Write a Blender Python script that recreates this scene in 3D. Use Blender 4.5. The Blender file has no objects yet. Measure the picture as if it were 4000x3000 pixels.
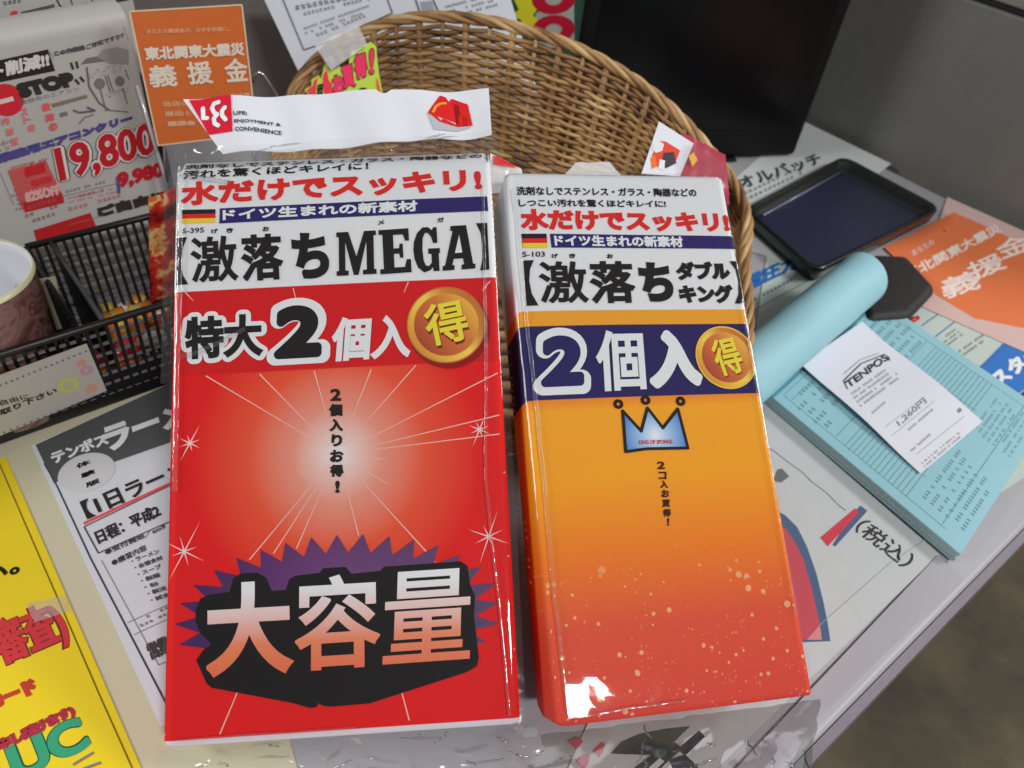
import bpy, bmesh, math, random
import numpy as np
from mathutils import Vector, noise
random.seed(7)
SC = bpy.context.scene
COL = SC.collection

# ------------------------------------------------------------------ camera
H = 0.31
ROT = np.array([[0.9904476677694211, -0.13788914899336596, 0.0],
                [0.09373635538849139, 0.6733013819978221, -0.7334021711709786],
                [0.10112820125265312, 0.7263964699733254, 0.6797950097799297]])
FPX = 3050.0
cam_d = bpy.data.cameras.new('camera'); cam = bpy.data.objects.new('camera', cam_d); COL.objects.link(cam)
from mathutils import Matrix
M = Matrix([[ROT[0][0], ROT[0][1], ROT[0][2], 0], [ROT[1][0], ROT[1][1], ROT[1][2], 0], [ROT[2][0], ROT[2][1], ROT[2][2], H], [0, 0, 0, 1]])
cam.matrix_world = M
cam_d.sensor_width = 36; cam_d.lens = FPX / 4000 * 36; cam_d.clip_start = .01; cam_d.clip_end = 30
cam_d.dof.use_dof = True; cam_d.dof.focus_distance = .30; cam_d.dof.aperture_fstop = 15
SC.camera = cam
# ------------------------------------------------------------------ light (indoor shop, ceiling tubes)
w = bpy.data.worlds.new('World'); SC.world = w; w.use_nodes = True
w.node_tree.nodes['Background'].inputs[0].default_value = (.93, .97, 1.0, 1)
w.node_tree.nodes['Background'].inputs[1].default_value = .24
def area(name, loc, target, sx, sy, power, col=(1, .98, .95)):
    l = bpy.data.lights.new(name, 'AREA'); l.shape = 'RECTANGLE'; l.size = sx; l.size_y = sy; l.energy = power; l.color = col
    o = bpy.data.objects.new(name, l); COL.objects.link(o); o.location = loc
    o.rotation_euler = (Vector(target) - Vector(loc)).to_track_quat('-Z', 'Y').to_euler()
area('ceiling_tube_light', (1.95, .62, 1.5), (.1, .3, 0), .8, .35, 28)
area('ceiling_tube_light', (-1.95, -.42, 1.35), (-.05, .3, 0), .8, .35, 23)
area('ceiling_tube_light', (1.13, -1.66, 2.2), (.05, .3, 0), .5, .26, 56)
SC.view_settings.view_transform = 'Standard'; SC.view_settings.look = 'None'
SC.view_settings.exposure = -.12; SC.view_settings.gamma = 1
SC.cycles.max_bounces = 8; SC.cycles.transparent_max_bounces = 24; SC.cycles.caustics_reflective = False; SC.cycles.caustics_refractive = False
SC.render.film_transparent = False

# ------------------------------------------------------------------ maths helpers
V3 = np.array
CAM = V3([0, 0, H])
def unit(a): a = V3(a, dtype=float); return a / np.linalg.norm(a)
def ray(p): return ROT @ V3([(p[0] - 2000) / FPX, -(p[1] - 1500) / FPX, -1.0])
def hit(p, o, n):
    d = ray(p); t = np.dot(V3(o) - CAM, n) / d.dot(n); return CAM + d * t
def tab(p, z=0.0): return hit(p, (0, 0, z), V3([0, 0, 1.]))

class Surf:
    """a plane in the room with metric coordinates (u, v) and height off above it"""
    def __init__(s, o, ex, ey, warp=None):
        s.o = V3(o, dtype=float); s.ex = unit(ex); ey = V3(ey, dtype=float); s.ey = unit(ey - s.ex * ey.dot(s.ex)); s.n = np.cross(s.ex, s.ey); s.warp = warp; s.cuts = None
    def uv(s, p):
        h = hit(p, s.o, s.n) - s.o; return V3([h.dot(s.ex), h.dot(s.ey)])
    def pt(s, u, v, off=0.0):
        if s.warp: u, v, off = s.warp(u, v, off)
        return s.o + s.ex * u + s.ey * v + s.n * off
def table_surf(z): return Surf((0, 0, z), (1, 0, 0), (0, 1, 0))
def vertical_surf(p, az):
    a = math.radians(az); return Surf(p, (math.cos(a), math.sin(a), 0), (0, 0, 1))

# ------------------------------------------------------------------ materials
def lin(c):
    r = []
    for x in c[:3]:
        x /= 255.; r.append(x / 12.92 if x <= .04045 else ((x + .055) / 1.055) ** 2.4)
    return (r[0], r[1], r[2], 1)
MATS = {}
def mat(name, col, rough=.55, metal=0, spec=.5, bump=0, bscale=200, var=0, coat=0):
    if name in MATS: return MATS[name]
    m = bpy.data.materials.new(name); m.use_nodes = True; nt = m.node_tree; b = nt.nodes['Principled BSDF']
    b.inputs['Base Color'].default_value = lin(col); b.inputs['Roughness'].default_value = rough; b.inputs['Metallic'].default_value = metal
    b.inputs['Specular IOR Level'].default_value = spec; b.inputs['Coat Weight'].default_value = coat; b.inputs['Coat Roughness'].default_value = .08
    if bump or var:
        tc = nt.nodes.new('ShaderNodeTexCoord'); no = nt.nodes.new('ShaderNodeTexNoise'); no.inputs['Scale'].default_value = bscale; no.inputs['Detail'].default_value = 4
        nt.links.new(tc.outputs['Object'], no.inputs['Vector'])
        if bump:
            bp = nt.nodes.new('ShaderNodeBump'); bp.inputs['Strength'].default_value = bump; bp.inputs['Distance'].default_value = .001
            nt.links.new(no.outputs['Fac'], bp.inputs['Height']); nt.links.new(bp.outputs['Normal'], b.inputs['Normal'])
        if var:
            n2 = nt.nodes.new('ShaderNodeTexNoise'); n2.inputs['Scale'].default_value = bscale * .12; n2.inputs['Detail'].default_value = 6
            nt.links.new(tc.outputs['Object'], n2.inputs['Vector'])
            mx = nt.nodes.new('ShaderNodeMix'); mx.data_type = 'RGBA'; c = lin(col)
            mx.inputs[6].default_value = [x * (1 - var) for x in c[:3]] + [1]; mx.inputs[7].default_value = [min(1, x * (1 + var * .6)) for x in c[:3]] + [1]
            nt.links.new(n2.outputs['Fac'], mx.inputs[0]); nt.links.new(mx.outputs[2], b.inputs['Base Color'])
    MATS[name] = m; return m
def ink(r, g, b): return mat('ink_%d_%d_%d' % (r, g, b), (r, g, b), .6, spec=.15)
BLACK = ink(26, 20, 20); WHITE = ink(232, 234, 238); RED = ink(222, 38, 34)
def paper(name, col, gloss=.5, bump=.15): return mat(name, col, gloss, bump=bump, bscale=60, var=.05)

class NT:
    def __init__(s, name):
        s.m = bpy.data.materials.new(name); s.m.use_nodes = True; s.nt = s.m.node_tree; s.b = s.nt.nodes['Principled BSDF']; MATS[name] = s.m
    def n(s, t, **k):
        x = s.nt.nodes.new(t)
        for a, v in k.items(): setattr(x, a, v)
        return x
    def l(s, a, b): s.nt.links.new(a, b)
    def math(s, op, a, b=None, c=None, clamp=False):
        x = s.n('ShaderNodeMath', operation=op); x.use_clamp = clamp
        for i, v in enumerate((a, b, c)):
            if v is None: continue
            if isinstance(v, (int, float)): x.inputs[i].default_value = v
            else: s.l(v, x.inputs[i])
        return x.outputs[0]
    def mix(s, f, a, b):
        x = s.n('ShaderNodeMix'); x.data_type = 'RGBA'
        for i, v in ((0, f), (6, a), (7, b)):
            if isinstance(v, (int, float, tuple)): x.inputs[i].default_value = v
            else: s.l(v, x.inputs[i])
        return x.outputs[2]
    def uv(s):
        u = s.n('ShaderNodeUVMap'); sp = s.n('ShaderNodeSeparateXYZ'); s.l(u.outputs[0], sp.inputs[0]); s.u, s.v, s.vec = sp.outputs[0], sp.outputs[1], u.outputs[0]
    def above(s, p, q, soft=.0003):
        # 1 above the line through the two (u, v) points, 0 below
        b = (q[1] - p[1]) / (q[0] - p[0]); a = p[1] - b * p[0]
        d = s.math('SUBTRACT', s.v, s.math('MULTIPLY_ADD', s.u, b, a))
        return s.math('MULTIPLY_ADD', d, 1 / soft, .5, True)
    def ramp(s, f, stops):
        r = s.n('ShaderNodeValToRGB'); s.l(f, r.inputs[0]); e = r.color_ramp.elements
        while len(e) < len(stops): e.new(.5)
        for k, (p, c) in enumerate(stops): e[k].position = p; e[k].color = lin(c)
        return r.outputs[0]

def film_material(name, veil=.05, rough=.06, bump=.25, scale=60, tint=(1, 1, 1, 1), refl=1.0, detail=2, crease=0):
    """clear plastic film: see-through, mirror-like at its creases, with a thin milky veil"""
    k = NT(name); nt = k.nt; nt.nodes.remove(k.b)
    out = nt.nodes['Material Output']
    tr = k.n('ShaderNodeBsdfTransparent'); tr.inputs[0].default_value = tint
    gl = k.n('ShaderNodeBsdfGlossy'); gl.inputs['Roughness'].default_value = rough
    df = k.n('ShaderNodeBsdfDiffuse'); df.inputs[0].default_value = (.85, .86, .88, 1)
    fr = k.n('ShaderNodeFresnel'); fr.inputs[0].default_value = 1.5
    tc = k.n('ShaderNodeTexCoord'); no = k.n('ShaderNodeTexNoise'); no.inputs['Scale'].default_value = scale; no.inputs['Detail'].default_value = detail; no.inputs['Distortion'].default_value = .6
    k.l(tc.outputs['Object'], no.inputs['Vector'])
    bp = k.n('ShaderNodeBump'); bp.inputs['Strength'].default_value = bump; bp.inputs['Distance'].default_value = .004
    k.l(no.outputs['Fac'], bp.inputs['Height'])
    if crease:
        vo_ = k.n('ShaderNodeTexVoronoi', feature='DISTANCE_TO_EDGE'); vo_.inputs['Scale'].default_value = crease; wv = k.n('ShaderNodeMix'); wv.data_type = 'VECTOR'; wv.inputs[0].default_value = .02
        k.l(tc.outputs['Object'], wv.inputs[4]); k.l(no.outputs['Color'], wv.inputs[5]); k.l(wv.outputs[1], vo_.inputs['Vector'])
        hh = k.math('MULTIPLY_ADD', k.math('MINIMUM', vo_.outputs['Distance'], .06), -3, no.outputs['Fac']); k.l(hh, bp.inputs['Height'])
    k.l(bp.outputs[0], gl.inputs['Normal']); k.l(bp.outputs[0], fr.inputs['Normal'])
    m1 = k.n('ShaderNodeMixShader'); m1.inputs[0].default_value = veil; k.l(tr.outputs[0], m1.inputs[1]); k.l(df.outputs[0], m1.inputs[2])
    m2 = k.n('ShaderNodeMixShader'); k.l(k.math('MULTIPLY', fr.outputs[0], refl, clamp=True), m2.inputs[0]); k.l(m1.outputs[0], m2.inputs[1]); k.l(gl.outputs[0], m2.inputs[2])
    k.l(m2.outputs[0], out.inputs[0])
    return k.m

# ------------------------------------------------------------------ object helpers
def thing(name, label, cat, loc=(0, 0, 0), group=None):
    o = bpy.data.objects.new(name, None); COL.objects.link(o); o.location = [float(x) for x in loc]; o.empty_display_size = .02
    o['label'] = label; o['category'] = cat
    if group: o['group'] = group
    return o
def obj(name, verts, faces, m, parent=None, smooth=False, uvs=None, mats=None, fm=None):
    off = V3(parent_world(parent)) if parent else V3([0., 0., 0.])
    me = bpy.data.meshes.new(name); me.from_pydata([tuple(float(c) for c in (V3(v) - off)) for v in verts], [], faces)
    for x in (mats or [m]): me.materials.append(x)
    if fm: me.polygons.foreach_set('material_index', fm)
    if uvs is not None:
        l = me.uv_layers.new(name='UVMap')
        vi = np.empty(len(me.loops), dtype=np.int32); me.loops.foreach_get('vertex_index', vi)
        l.data.foreach_set('uv', np.array(uvs, dtype=np.float32)[vi].ravel())
    if smooth: me.polygons.foreach_set('use_smooth', [True] * len(me.polygons))
    me.update()
    o = bpy.data.objects.new(name, me); COL.objects.link(o); o.parent = parent
    return o
def parent_world(o):
    p = V3([0., 0., 0.])
    while o: p = p + V3(o.location); o = o.parent
    return p
def tag(o, label=None, cat=None, group=None, kind=None):
    for k, v in (('label', label), ('category', cat), ('group', group), ('kind', kind)):
        if v: o[k] = v
    return o
def recalc(o):
    bm = bmesh.new(); bm.from_mesh(o.data); bmesh.ops.recalc_face_normals(bm, faces=bm.faces); bm.to_mesh(o.data); bm.free(); return o
def grid(nu, nv): return [(j * (nu + 1) + i, j * (nu + 1) + i + 1, (j + 1) * (nu + 1) + i + 1, (j + 1) * (nu + 1) + i) for j in range(nv) for i in range(nu)]
def pmesh(S, name, uvs, offs, faces, m, parent):
    # flat print laid over a surface; cut finely where the surface curves
    if not S.cuts: return obj(name, [S.pt(q[0], q[1], o) for q, o in zip(uvs, offs)], faces, m, parent, uvs=uvs)
    bm = bmesh.new(); vv = [bm.verts.new((float(q[0]), float(q[1]), float(o))) for q, o in zip(uvs, offs)]
    for f in faces:
        try: bm.faces.new([vv[i] for i in f])
        except ValueError: pass
    bm.normal_update(); bmesh.ops.triangulate(bm, faces=[f for f in bm.faces if len(f.verts) > 4], ngon_method='EAR_CLIP')
    lo = [min(q[k] for q in uvs) for k in (0, 1)]; hi = [max(q[k] for q in uvs) for k in (0, 1)]
    for ax, val in S.cuts:
        if lo[ax] < val < hi[ax]:
            no = [0, 0, 0]; no[ax] = 1; co = [0, 0, 0]; co[ax] = val
            bmesh.ops.bisect_plane(bm, geom=bm.verts[:] + bm.edges[:] + bm.faces[:], plane_co=co, plane_no=no, dist=1e-7)
    bmesh.ops.triangulate(bm, faces=[f for f in bm.faces if len(f.verts) > 4])
    bm.verts.index_update(); V = [tuple(v.co) for v in bm.verts]; F = [tuple(v.index for v in f.verts) for f in bm.faces]; bm.free()
    return obj(name, [S.pt(*v) for v in V], F, m, parent, uvs=[(v[0], v[1]) for v in V])
def poly(S, pts, off, m, parent, name='printed_shape', px=True, label=None, sub=0):
    uv = [S.uv(p) if px else V3(p) for p in pts]
    if sub:
        q = []
        for a, b in zip(uv, uv[1:] + uv[:1]):
            for k in range(sub): q.append(a + (b - a) * k / sub)
        uv = q
    o = pmesh(S, name, uv, [off] * len(uv), [tuple(range(len(uv)))], m, parent)
    if (sub or len(uv) > 4) and not S.cuts:
        bm = bmesh.new(); bm.from_mesh(o.data); bm.normal_update(); bmesh.ops.triangulate(bm, faces=bm.faces, ngon_method='EAR_CLIP'); bm.to_mesh(o.data); bm.free()
    if label: o['label'] = label
    return o
def lines(S, segs, wd, off, m, parent, name='printed_line', px=True):
    vs, fs, uvs = [], [], []
    for k, (a, b) in enumerate(segs):
        a, b = (S.uv(a), S.uv(b)) if px else (V3(a), V3(b))
        d = b - a; L = np.linalg.norm(d)
        if L < 1e-9: continue
        nn = V3([-d[1], d[0]]) / L * wd / 2; i = len(vs)
        for q in (a - nn, b - nn, b + nn, a + nn): uvs.append(q); vs.append(S.pt(q[0], q[1], off + (k % 7) * 2e-6))
        fs.append((i, i + 1, i + 2, i + 3))
    return obj(name, vs, fs, m, parent, uvs=uvs)
def path(S, pts, wd, off, m, parent, name='printed_line'):
    return lines(S, list(zip(pts, pts[1:])), wd, off, m, parent, name)
_tc = {}
def glyphs(s):
    if s in _tc: return _tc[s]
    c = bpy.data.curves.new('t', 'FONT'); c.body = s; c.size = 1; c.resolution_u = 7 if len(s) <= 3 else 3
    o = bpy.data.objects.new('t', c); COL.objects.link(o); bpy.context.view_layer.update()
    ev = o.evaluated_get(bpy.context.evaluated_depsgraph_get()); me = ev.to_mesh()
    v = np.array([tuple(x.co)[:2] for x in me.vertices]); f = [tuple(p.vertices) for p in me.polygons]
    ev.to_mesh_clear(); bpy.data.objects.remove(o); bpy.data.curves.remove(c)
    lo, hi = v.min(0), v.max(0); _tc[s] = ((v - lo), hi - lo, f); return _tc[s]
def text(S, s, BL, BR, TL, m, parent, off=.0002, bold=0., name='lettering', px=True, n=8):
    """flat lettering whose ink box fills the parallelogram BL, BR, TL; bold = stroke growth in metres"""
    v, sz, f = glyphs(s)
    a, b, c = (S.uv(BL), S.uv(BR), S.uv(TL)) if px else (V3(BL), V3(BR), V3(TL))
    ex, ey = (b - a), (c - a); ex = ex * (1 - 2 * bold / np.linalg.norm(ex)); ey = ey * (1 - 2 * bold / np.linalg.norm(ey)); a = a + unit(ex) * bold + unit(ey) * bold
    base = [a + ex * (p[0] / sz[0]) + ey * (p[1] / sz[1]) for p in v]
    vs, fs, uvs = [], [], []
    for p in base: uvs.append((p[0], p[1])); vs.append(off)
    fs = [tuple(t) for t in f]
    if bold:
        cr = ex[0] * ey[1] - ex[1] * ey[0]; B = [V3(p) for p in base]
        ar = sum((B[t[k]][0] * B[t[(k + 1) % len(t)]][1] - B[t[k]][1] * B[t[(k + 1) % len(t)]][0]) for t in f for k in range(len(t)))
        ed = {}
        for t in f:
            for k in range(len(t)): ed[(t[k], t[(k + 1) % len(t)])] = 1
        out = {}
        for (i, j_) in ed:
            if (j_, i) not in ed: out[i] = j_
        sg = 1 if ar > 0 else -1
        def nrm(i, j_):
            d = B[j_] - B[i]; L_ = np.linalg.norm(d)
            return None if L_ < 1e-9 else V3([d[1], -d[0]]) / L_ * sg
        def add(pts, lv):
            b0_ = len(uvs)
            for p in pts: uvs.append((p[0], p[1])); vs.append(off + lv)
            fs.append(tuple(range(b0_, b0_ + len(pts))))
        rnd = bold > .0012
        for q_, (i, j_) in enumerate(out.items()):
            n1 = nrm(i, j_)
            if n1 is None: continue
            lv = (1 + q_ % 7) * 1.5e-6
            add([B[i], B[i] + n1 * bold, B[j_] + n1 * bold, B[j_]], lv)
            if j_ in out:
                n2 = nrm(j_, out[j_])
                if n2 is None: continue
                if (n1[0] * n2[1] - n1[1] * n2[0]) * sg > 1e-4 or n1.dot(n2) < -.95:
                    dt_ = n1.dot(n2)
                    if dt_ > -.3 and not (rnd and dt_ < .8): add([B[j_], B[j_] + n1 * bold, B[j_] + (n1 + n2) / (1 + dt_) * bold, B[j_] + n2 * bold], lv + 11e-6)
                    else:
                        a1 = math.atan2(n1[1], n1[0]); a2 = math.atan2(n2[1], n2[0]); da = (a2 - a1) * sg
                        while da < 0: da += 2 * math.pi
                        add([B[j_]] + [B[j_] + V3([math.cos(a1 + sg * da * k / 8), math.sin(a1 + sg * da * k / 8)]) * bold for k in range(9)], lv + 11e-6)
    return pmesh(S, name, uvs, vs, fs, m, parent)
def scribble(S, a, b, up, rows, m, parent, off=.0002, dens=.8, name='small_print'):
    """tiny illegible print: rows of short strokes filling the box a, b, a+up (pixels)"""
    a, b, c = S.uv(a), S.uv(b), S.uv(up); ex, ey = b - a, c - a; L = np.linalg.norm(ex); h = np.linalg.norm(ey) / rows
    ux, uy = unit(ex), unit(ey); vs, fs, uvs = [], [], []
    def q(x, y, dx, dy):
        i = len(vs)
        for (X, Y) in ((x, y), (x + dx, y), (x + dx, y + dy), (x, y + dy)):
            p = a + ux * X + uy * Y; uvs.append(p); vs.append(S.pt(p[0], p[1], off))
        fs.append((i, i + 1, i + 2, i + 3))
    for r in range(rows):
        x = 0; y0 = (rows - 1 - r) * h + .2 * h; g = h * .62
        while x < L * random.uniform(.75, 1.0):
            if random.random() < dens:
                for t in range(2): q(x + random.random() * g * .2, y0 + g * (.1 + .45 * t) + random.random() * g * .1, g * random.uniform(.45, .75), g * .14)
                for t in range(2): q(x + g * (.1 + .4 * t) + random.random() * g * .1, y0, g * .13, g * random.uniform(.5, .95))
            x += g * 1.05
    return tag(obj(name, vs, fs, m, parent, uvs=uvs), kind='stuff')
def disc(S, c, r, off, m, parent, name='printed_disc', n=48, r0=0, asp=1.0):
    vs, fs, uvs = [], [], []
    if r0:
        for k in range(n):
            t = 2 * math.pi * k / n
            for R_ in (r0, r): q = (c[0] + R_ * math.cos(t), c[1] + R_ * math.sin(t) * asp); uvs.append(q); vs.append(S.pt(q[0], q[1], off))
        fs = [(2 * k, 2 * k + 1, (2 * k + 3) % (2 * n), (2 * k + 2) % (2 * n)) for k in range(n)]
    else:
        for k in range(n): t = 2 * math.pi * k / n; q = (c[0] + r * math.cos(t), c[1] + r * math.sin(t) * asp); uvs.append(q); vs.append(S.pt(q[0], q[1], off))
        fs = [tuple(range(n))]
    return pmesh(S, name, uvs, [off] * len(uvs), fs, m, parent)
def sheet(S, pts, name, m, parent=None, thick=.0003, px=True, wave=0, nseg=10):
    """a sheet of paper through four corners (BL, BR, TR, TL) with real thickness and faint waviness"""
    q = [S.uv(p) if px else V3(p) for p in pts]; vs, uvs = [], []
    for lay in (thick, 0):
        for j in range(nseg + 1):
            for i in range(nseg + 1):
                s, t = i / nseg, j / nseg
                p = q[0] * (1 - s) * (1 - t) + q[1] * s * (1 - t) + q[2] * s * t + q[3] * (1 - s) * t
                uvs.append(p); vs.append(S.pt(p[0], p[1], lay))
    N = (nseg + 1) ** 2; fs = grid(nseg, nseg) + [tuple(reversed([x + N for x in f])) for f in grid(nseg, nseg)]
    for k in range(nseg):
        r = nseg + 1
        for a, b in ((k, k + 1), ((k + 1) * r + nseg - 0, k * r + nseg), (nseg * r + k + 1, nseg * r + k), (k * r, (k + 1) * r)):
            if (a, b) == ((k + 1) * r + nseg, k * r + nseg): fs.append((b, a, a + N, b + N)); continue
            fs.append((a, b, b + N, a + N))
    return obj(name, vs, fs, m, parent, smooth=False, uvs=uvs)
def prism(pts, z0, z1, name, m, parent=None, bevel=0.0, seg=3):
    """vertical prism over world xy polygon"""
    n = len(pts); vs = [(p[0], p[1], z0) for p in pts] + [(p[0], p[1], z1) for p in pts]
    fs = [tuple(range(n - 1, -1, -1)), tuple(range(n, 2 * n))] + [(k, (k + 1) % n, n + (k + 1) % n, n + k) for k in range(n)]
    o = recalc(obj(name, vs, fs, m, parent))
    if bevel: bev(o, bevel, seg)
    return o
def bev(o, wd, seg=3):
    bm = bmesh.new(); bm.from_mesh(o.data); bmesh.ops.bevel(bm, geom=bm.edges[:], offset=wd, segments=seg, profile=.5, affect='EDGES'); bm.to_mesh(o.data); bm.free()
    o.data.polygons.foreach_set('use_smooth', [True] * len(o.data.polygons))
    return o
def tube_data(pts, r, ns=6, closed=False, vs=None, fs=None):
    vs = [] if vs is None else vs; fs = [] if fs is None else fs
    P = [V3(p, dtype=float) for p in pts]; n = len(P); base = len(vs); prev = None
    for k in range(n):
        t = unit(P[(k + 1) % n] - P[k - 1]) if closed else unit(P[min(k + 1, n - 1)] - P[max(k - 1, 0)])
        if prev is None: a = V3([0, 0, 1.]) if abs(t[2]) < .9 else V3([1., 0, 0]); x = unit(np.cross(t, a))
        else: x = unit(prev - t * prev.dot(t))
        prev = x; y = np.cross(t, x); rr = r(k / max(1, n - 1)) if callable(r) else r
        for s in range(ns): a = 2 * math.pi * s / ns; vs.append(P[k] + x * math.cos(a) * rr + y * math.sin(a) * rr)
    for k in range(n if closed else n - 1):
        for s in range(ns):
            a = base + k * ns + s; b = base + k * ns + (s + 1) % ns; c = base + ((k + 1) % n) * ns
            fs.append((a, b, c + (s + 1) % ns, c + s))
    if not closed: fs.append(tuple(base + s for s in reversed(range(ns)))); fs.append(tuple(base + (n - 1) * ns + s for s in range(ns)))
    return vs, fs
def tube(name, pts, r, m, parent=None, ns=6, closed=False):
    vs, fs = tube_data(pts, r, ns, closed); return obj(name, vs, fs, m, parent, smooth=True)

#@@SETTING
# ------------------------------------------------------------------ setting: floor, counter, cabinet
E1 = V3([math.cos(math.radians(223.7)), math.sin(math.radians(223.7)), 0]); E2 = V3([math.cos(math.radians(133.7)), math.sin(math.radians(133.7)), 0])
a0 = tab((3090, 3000)); b0 = tab((3150, 500))
A_ = np.array([[E1[0], -E2[0]], [E1[1], -E2[1]]]); sol = np.linalg.solve(A_, (b0 - a0)[:2]); K0 = a0 + E1 * sol[0]
kf = NT('floor_concrete'); tc = kf.n('ShaderNodeTexCoord'); n1 = kf.n('ShaderNodeTexNoise'); n1.inputs['Scale'].default_value = 5.5; n1.inputs['Detail'].default_value = 9; n1.inputs['Roughness'].default_value = .65
kf.l(tc.outputs['Object'], n1.inputs['Vector'])
kf.l(kf.ramp(n1.outputs[0], [(.3, (56, 52, 44)), (.5, (84, 75, 58)), (.6, (98, 87, 66)), (.72, (118, 108, 90))]), kf.b.inputs['Base Color']); kf.b.inputs['Roughness'].default_value = .75
fl = obj('floor', [(-6, -6, -.75), (6, -6, -.75), (6, 6, -.75), (-6, 6, -.75)], [(0, 1, 2, 3)], kf.m); tag(fl, kind='structure')
counter = thing('display_counter', 'pale grey counter whose top is covered with flyers and notices', 'counter', K0 + E1 * .5 + V3([0, 0, -.75]))
top_m = mat('counter_laminate', (166, 165, 170), .42, bump=.08, bscale=90, var=.1)
prism([K0, K0 + E1 * 1.3, K0 + E1 * 1.3 + E2 * 1.0, K0 + E2 * 1.0], -.026, 0, 'counter_top', top_m, counter, .003)
trim_m = mat('counter_edge_trim', (118, 112, 122), .35, bump=.1, bscale=120, var=.15)
def edge_strip(p, d, n, L):
    vs = [];
    for s in (0, L):
        for (o_, z) in ((.0, -.001), (.004, -.003), (.0045, -.024), (.0, -.0265)): vs.append(p + d * s + n * o_ + V3([0, 0, z]))
    return obj('edge_trim', vs, [(0, 1, 5, 4), (1, 2, 6, 5), (2, 3, 7, 6), (0, 3, 2, 1), (4, 5, 6, 7), (0, 4, 7, 3)], trim_m, counter)
recalc(edge_strip(K0, E1, -E2, 1.3)); recalc(edge_strip(K0, E2, -E1, 1.0))
leg_m = mat('dark_steel', (40, 40, 42), .5)
for s, t in ((.06, .06), (1.2, .06), (.06, .9), (1.2, .9)):
    c_ = K0 + E1 * s + E2 * t; q = [c_ + E1 * a * .02 + E2 * b * .02 for a, b in ((-1, -1), (1, -1), (1, 1), (-1, 1))]
    prism(q, -.75, -.0265, 'leg', leg_m, counter)
prism([K0 + E1 * .03 + E2 * .03, K0 + E1 * 1.2 + E2 * .03, K0 + E1 * 1.2 + E2 * .045, K0 + E1 * .03 + E2 * .045], -.12, -.027, 'apron', leg_m, counter)
# small black clips under the front edge
for k, q in enumerate(((3430, 2640), (3600, 2440), (3885, 2170))):
    p = tab(q, -.02) ; s = (p - K0).dot(E1); c_ = K0 + E1 * s - E2 * .005
    t = thing('cable_clip', ['black cable clip under the counter edge nearest the bottom of the photo', 'small black cable clip under the middle of the counter edge', 'black cable clip under the counter edge below the blue pad'][k], 'clip', c_ + V3([0, 0, -.02]), 'clips under the counter edge')
    L_ = (.006, .003, .003)[k]
    o = prism([c_ - E1 * L_ + E2 * .001, c_ + E1 * L_ + E2 * .001, c_ + E1 * L_ + E2 * .008, c_ - E1 * L_ + E2 * .008], -.03, -.014, 'clip_body', mat('clip_black', (20, 20, 20), .5), t, .002)
# grey steel cabinet beyond the right-back edge
CS = vertical_surf(K0 - E1 * .02 + E2 * .5, -46.3)
cab = thing('steel_cabinet', 'plain grey painted steel cabinet standing behind the right side of the counter', 'cabinet', K0 - E1 * .02 + V3([0, 0, -.75]))
cab_m = mat('grey_paint', (98, 98, 94), .5, bump=.3, bscale=420, var=.10)
ztop = hit((3850, 0), CS.o, CS.n)[2]
g0 = K0 - E1 * .022; g = [g0 + E2 * .02, g0 + E2 * 1.6, g0 + E2 * 1.6 - E1 * .5, g0 + E2 * .02 - E1 * .5]
prism(g, -.75, ztop - .004, 'cabinet_body', cab_m, cab, .002)
g = [g0 + E2 * .02 - E1 * .003, g0 + E2 * 1.6 - E1 * .003, g0 + E2 * 1.6 - E1 * .5, g0 + E2 * .02 - E1 * .5]
prism(g, ztop - .003, ztop, 'seam', mat('seam_dark', (30, 30, 30), .6), cab)
g = [g0 + E2 * .025 + E1 * .001, g0 + E2 * 1.6 + E1 * .001, g0 + E2 * 1.6 - E1 * .5, g0 + E2 * .025 - E1 * .5]
prism(g, ztop + .001, ztop + .02, 'cabinet_lid', mat('lid_paint', (128, 128, 118), .5, bump=.2, bscale=400), cab, .002)
# grey-brown partition board behind everything on the left
BS = vertical_surf((-.2, .60, 0), 15)
board = thing('partition_board', 'grey brown partition board behind the flyers and the white notice', 'board', (-.2, .60, 0))
bm_ = mat('board_fabric', (112, 104, 100), .9, bump=.4, bscale=300, var=.25)
q = [BS.pt(u, 0, 0)[:2] for u in (-.6, .22)] + [BS.pt(u, 0, -.02)[:2] for u in (.22, -.6)]
prism(q, .0015, .62, 'board_panel', bm_, board, .002)
# black box on the counter, top right
KS = vertical_surf(tab((3098, 620)), 20)
bx = thing('black_monitor', 'large glossy black monitor panel standing on the counter behind the basket', 'monitor', tab((3098, 620)))
blk = mat('black_gloss', (17, 15, 16), .5, spec=.2, bump=.05, bscale=80, var=.4)
uL = KS.uv((2283, 60))[0]; pR = tab((3098, 620))
def kbox(u0, u1, z0, z1, d0, d1, name, m, parent, b=.003):
    q = [KS.pt(u, 0, -d)[:2] for u, d in ((u0, d0), (u1, d0), (u1, d1), (u0, d1))]
    return prism(q, z0, z1, name, m, parent, b)
kbox(uL, 0.0, .0035, .40, 0, .03, 'screen_housing', blk, bx)
kbox(uL + .012, -.012, .03, .385, -.0006, .002, 'screen_glass', mat('screen_black', (12, 10, 12), .3, spec=.25, bump=.06, bscale=160, var=.6), bx, .0003)
kbox(uL - .004, .012, .0035, .41, .031, .075, 'rear_shell', mat('black_matte', (10, 9, 11), .6, spec=.15), bx)
kbox(-.16, -.06, .0005, .003, -.004, .11, 'foot', blk, bx, .001)
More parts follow.
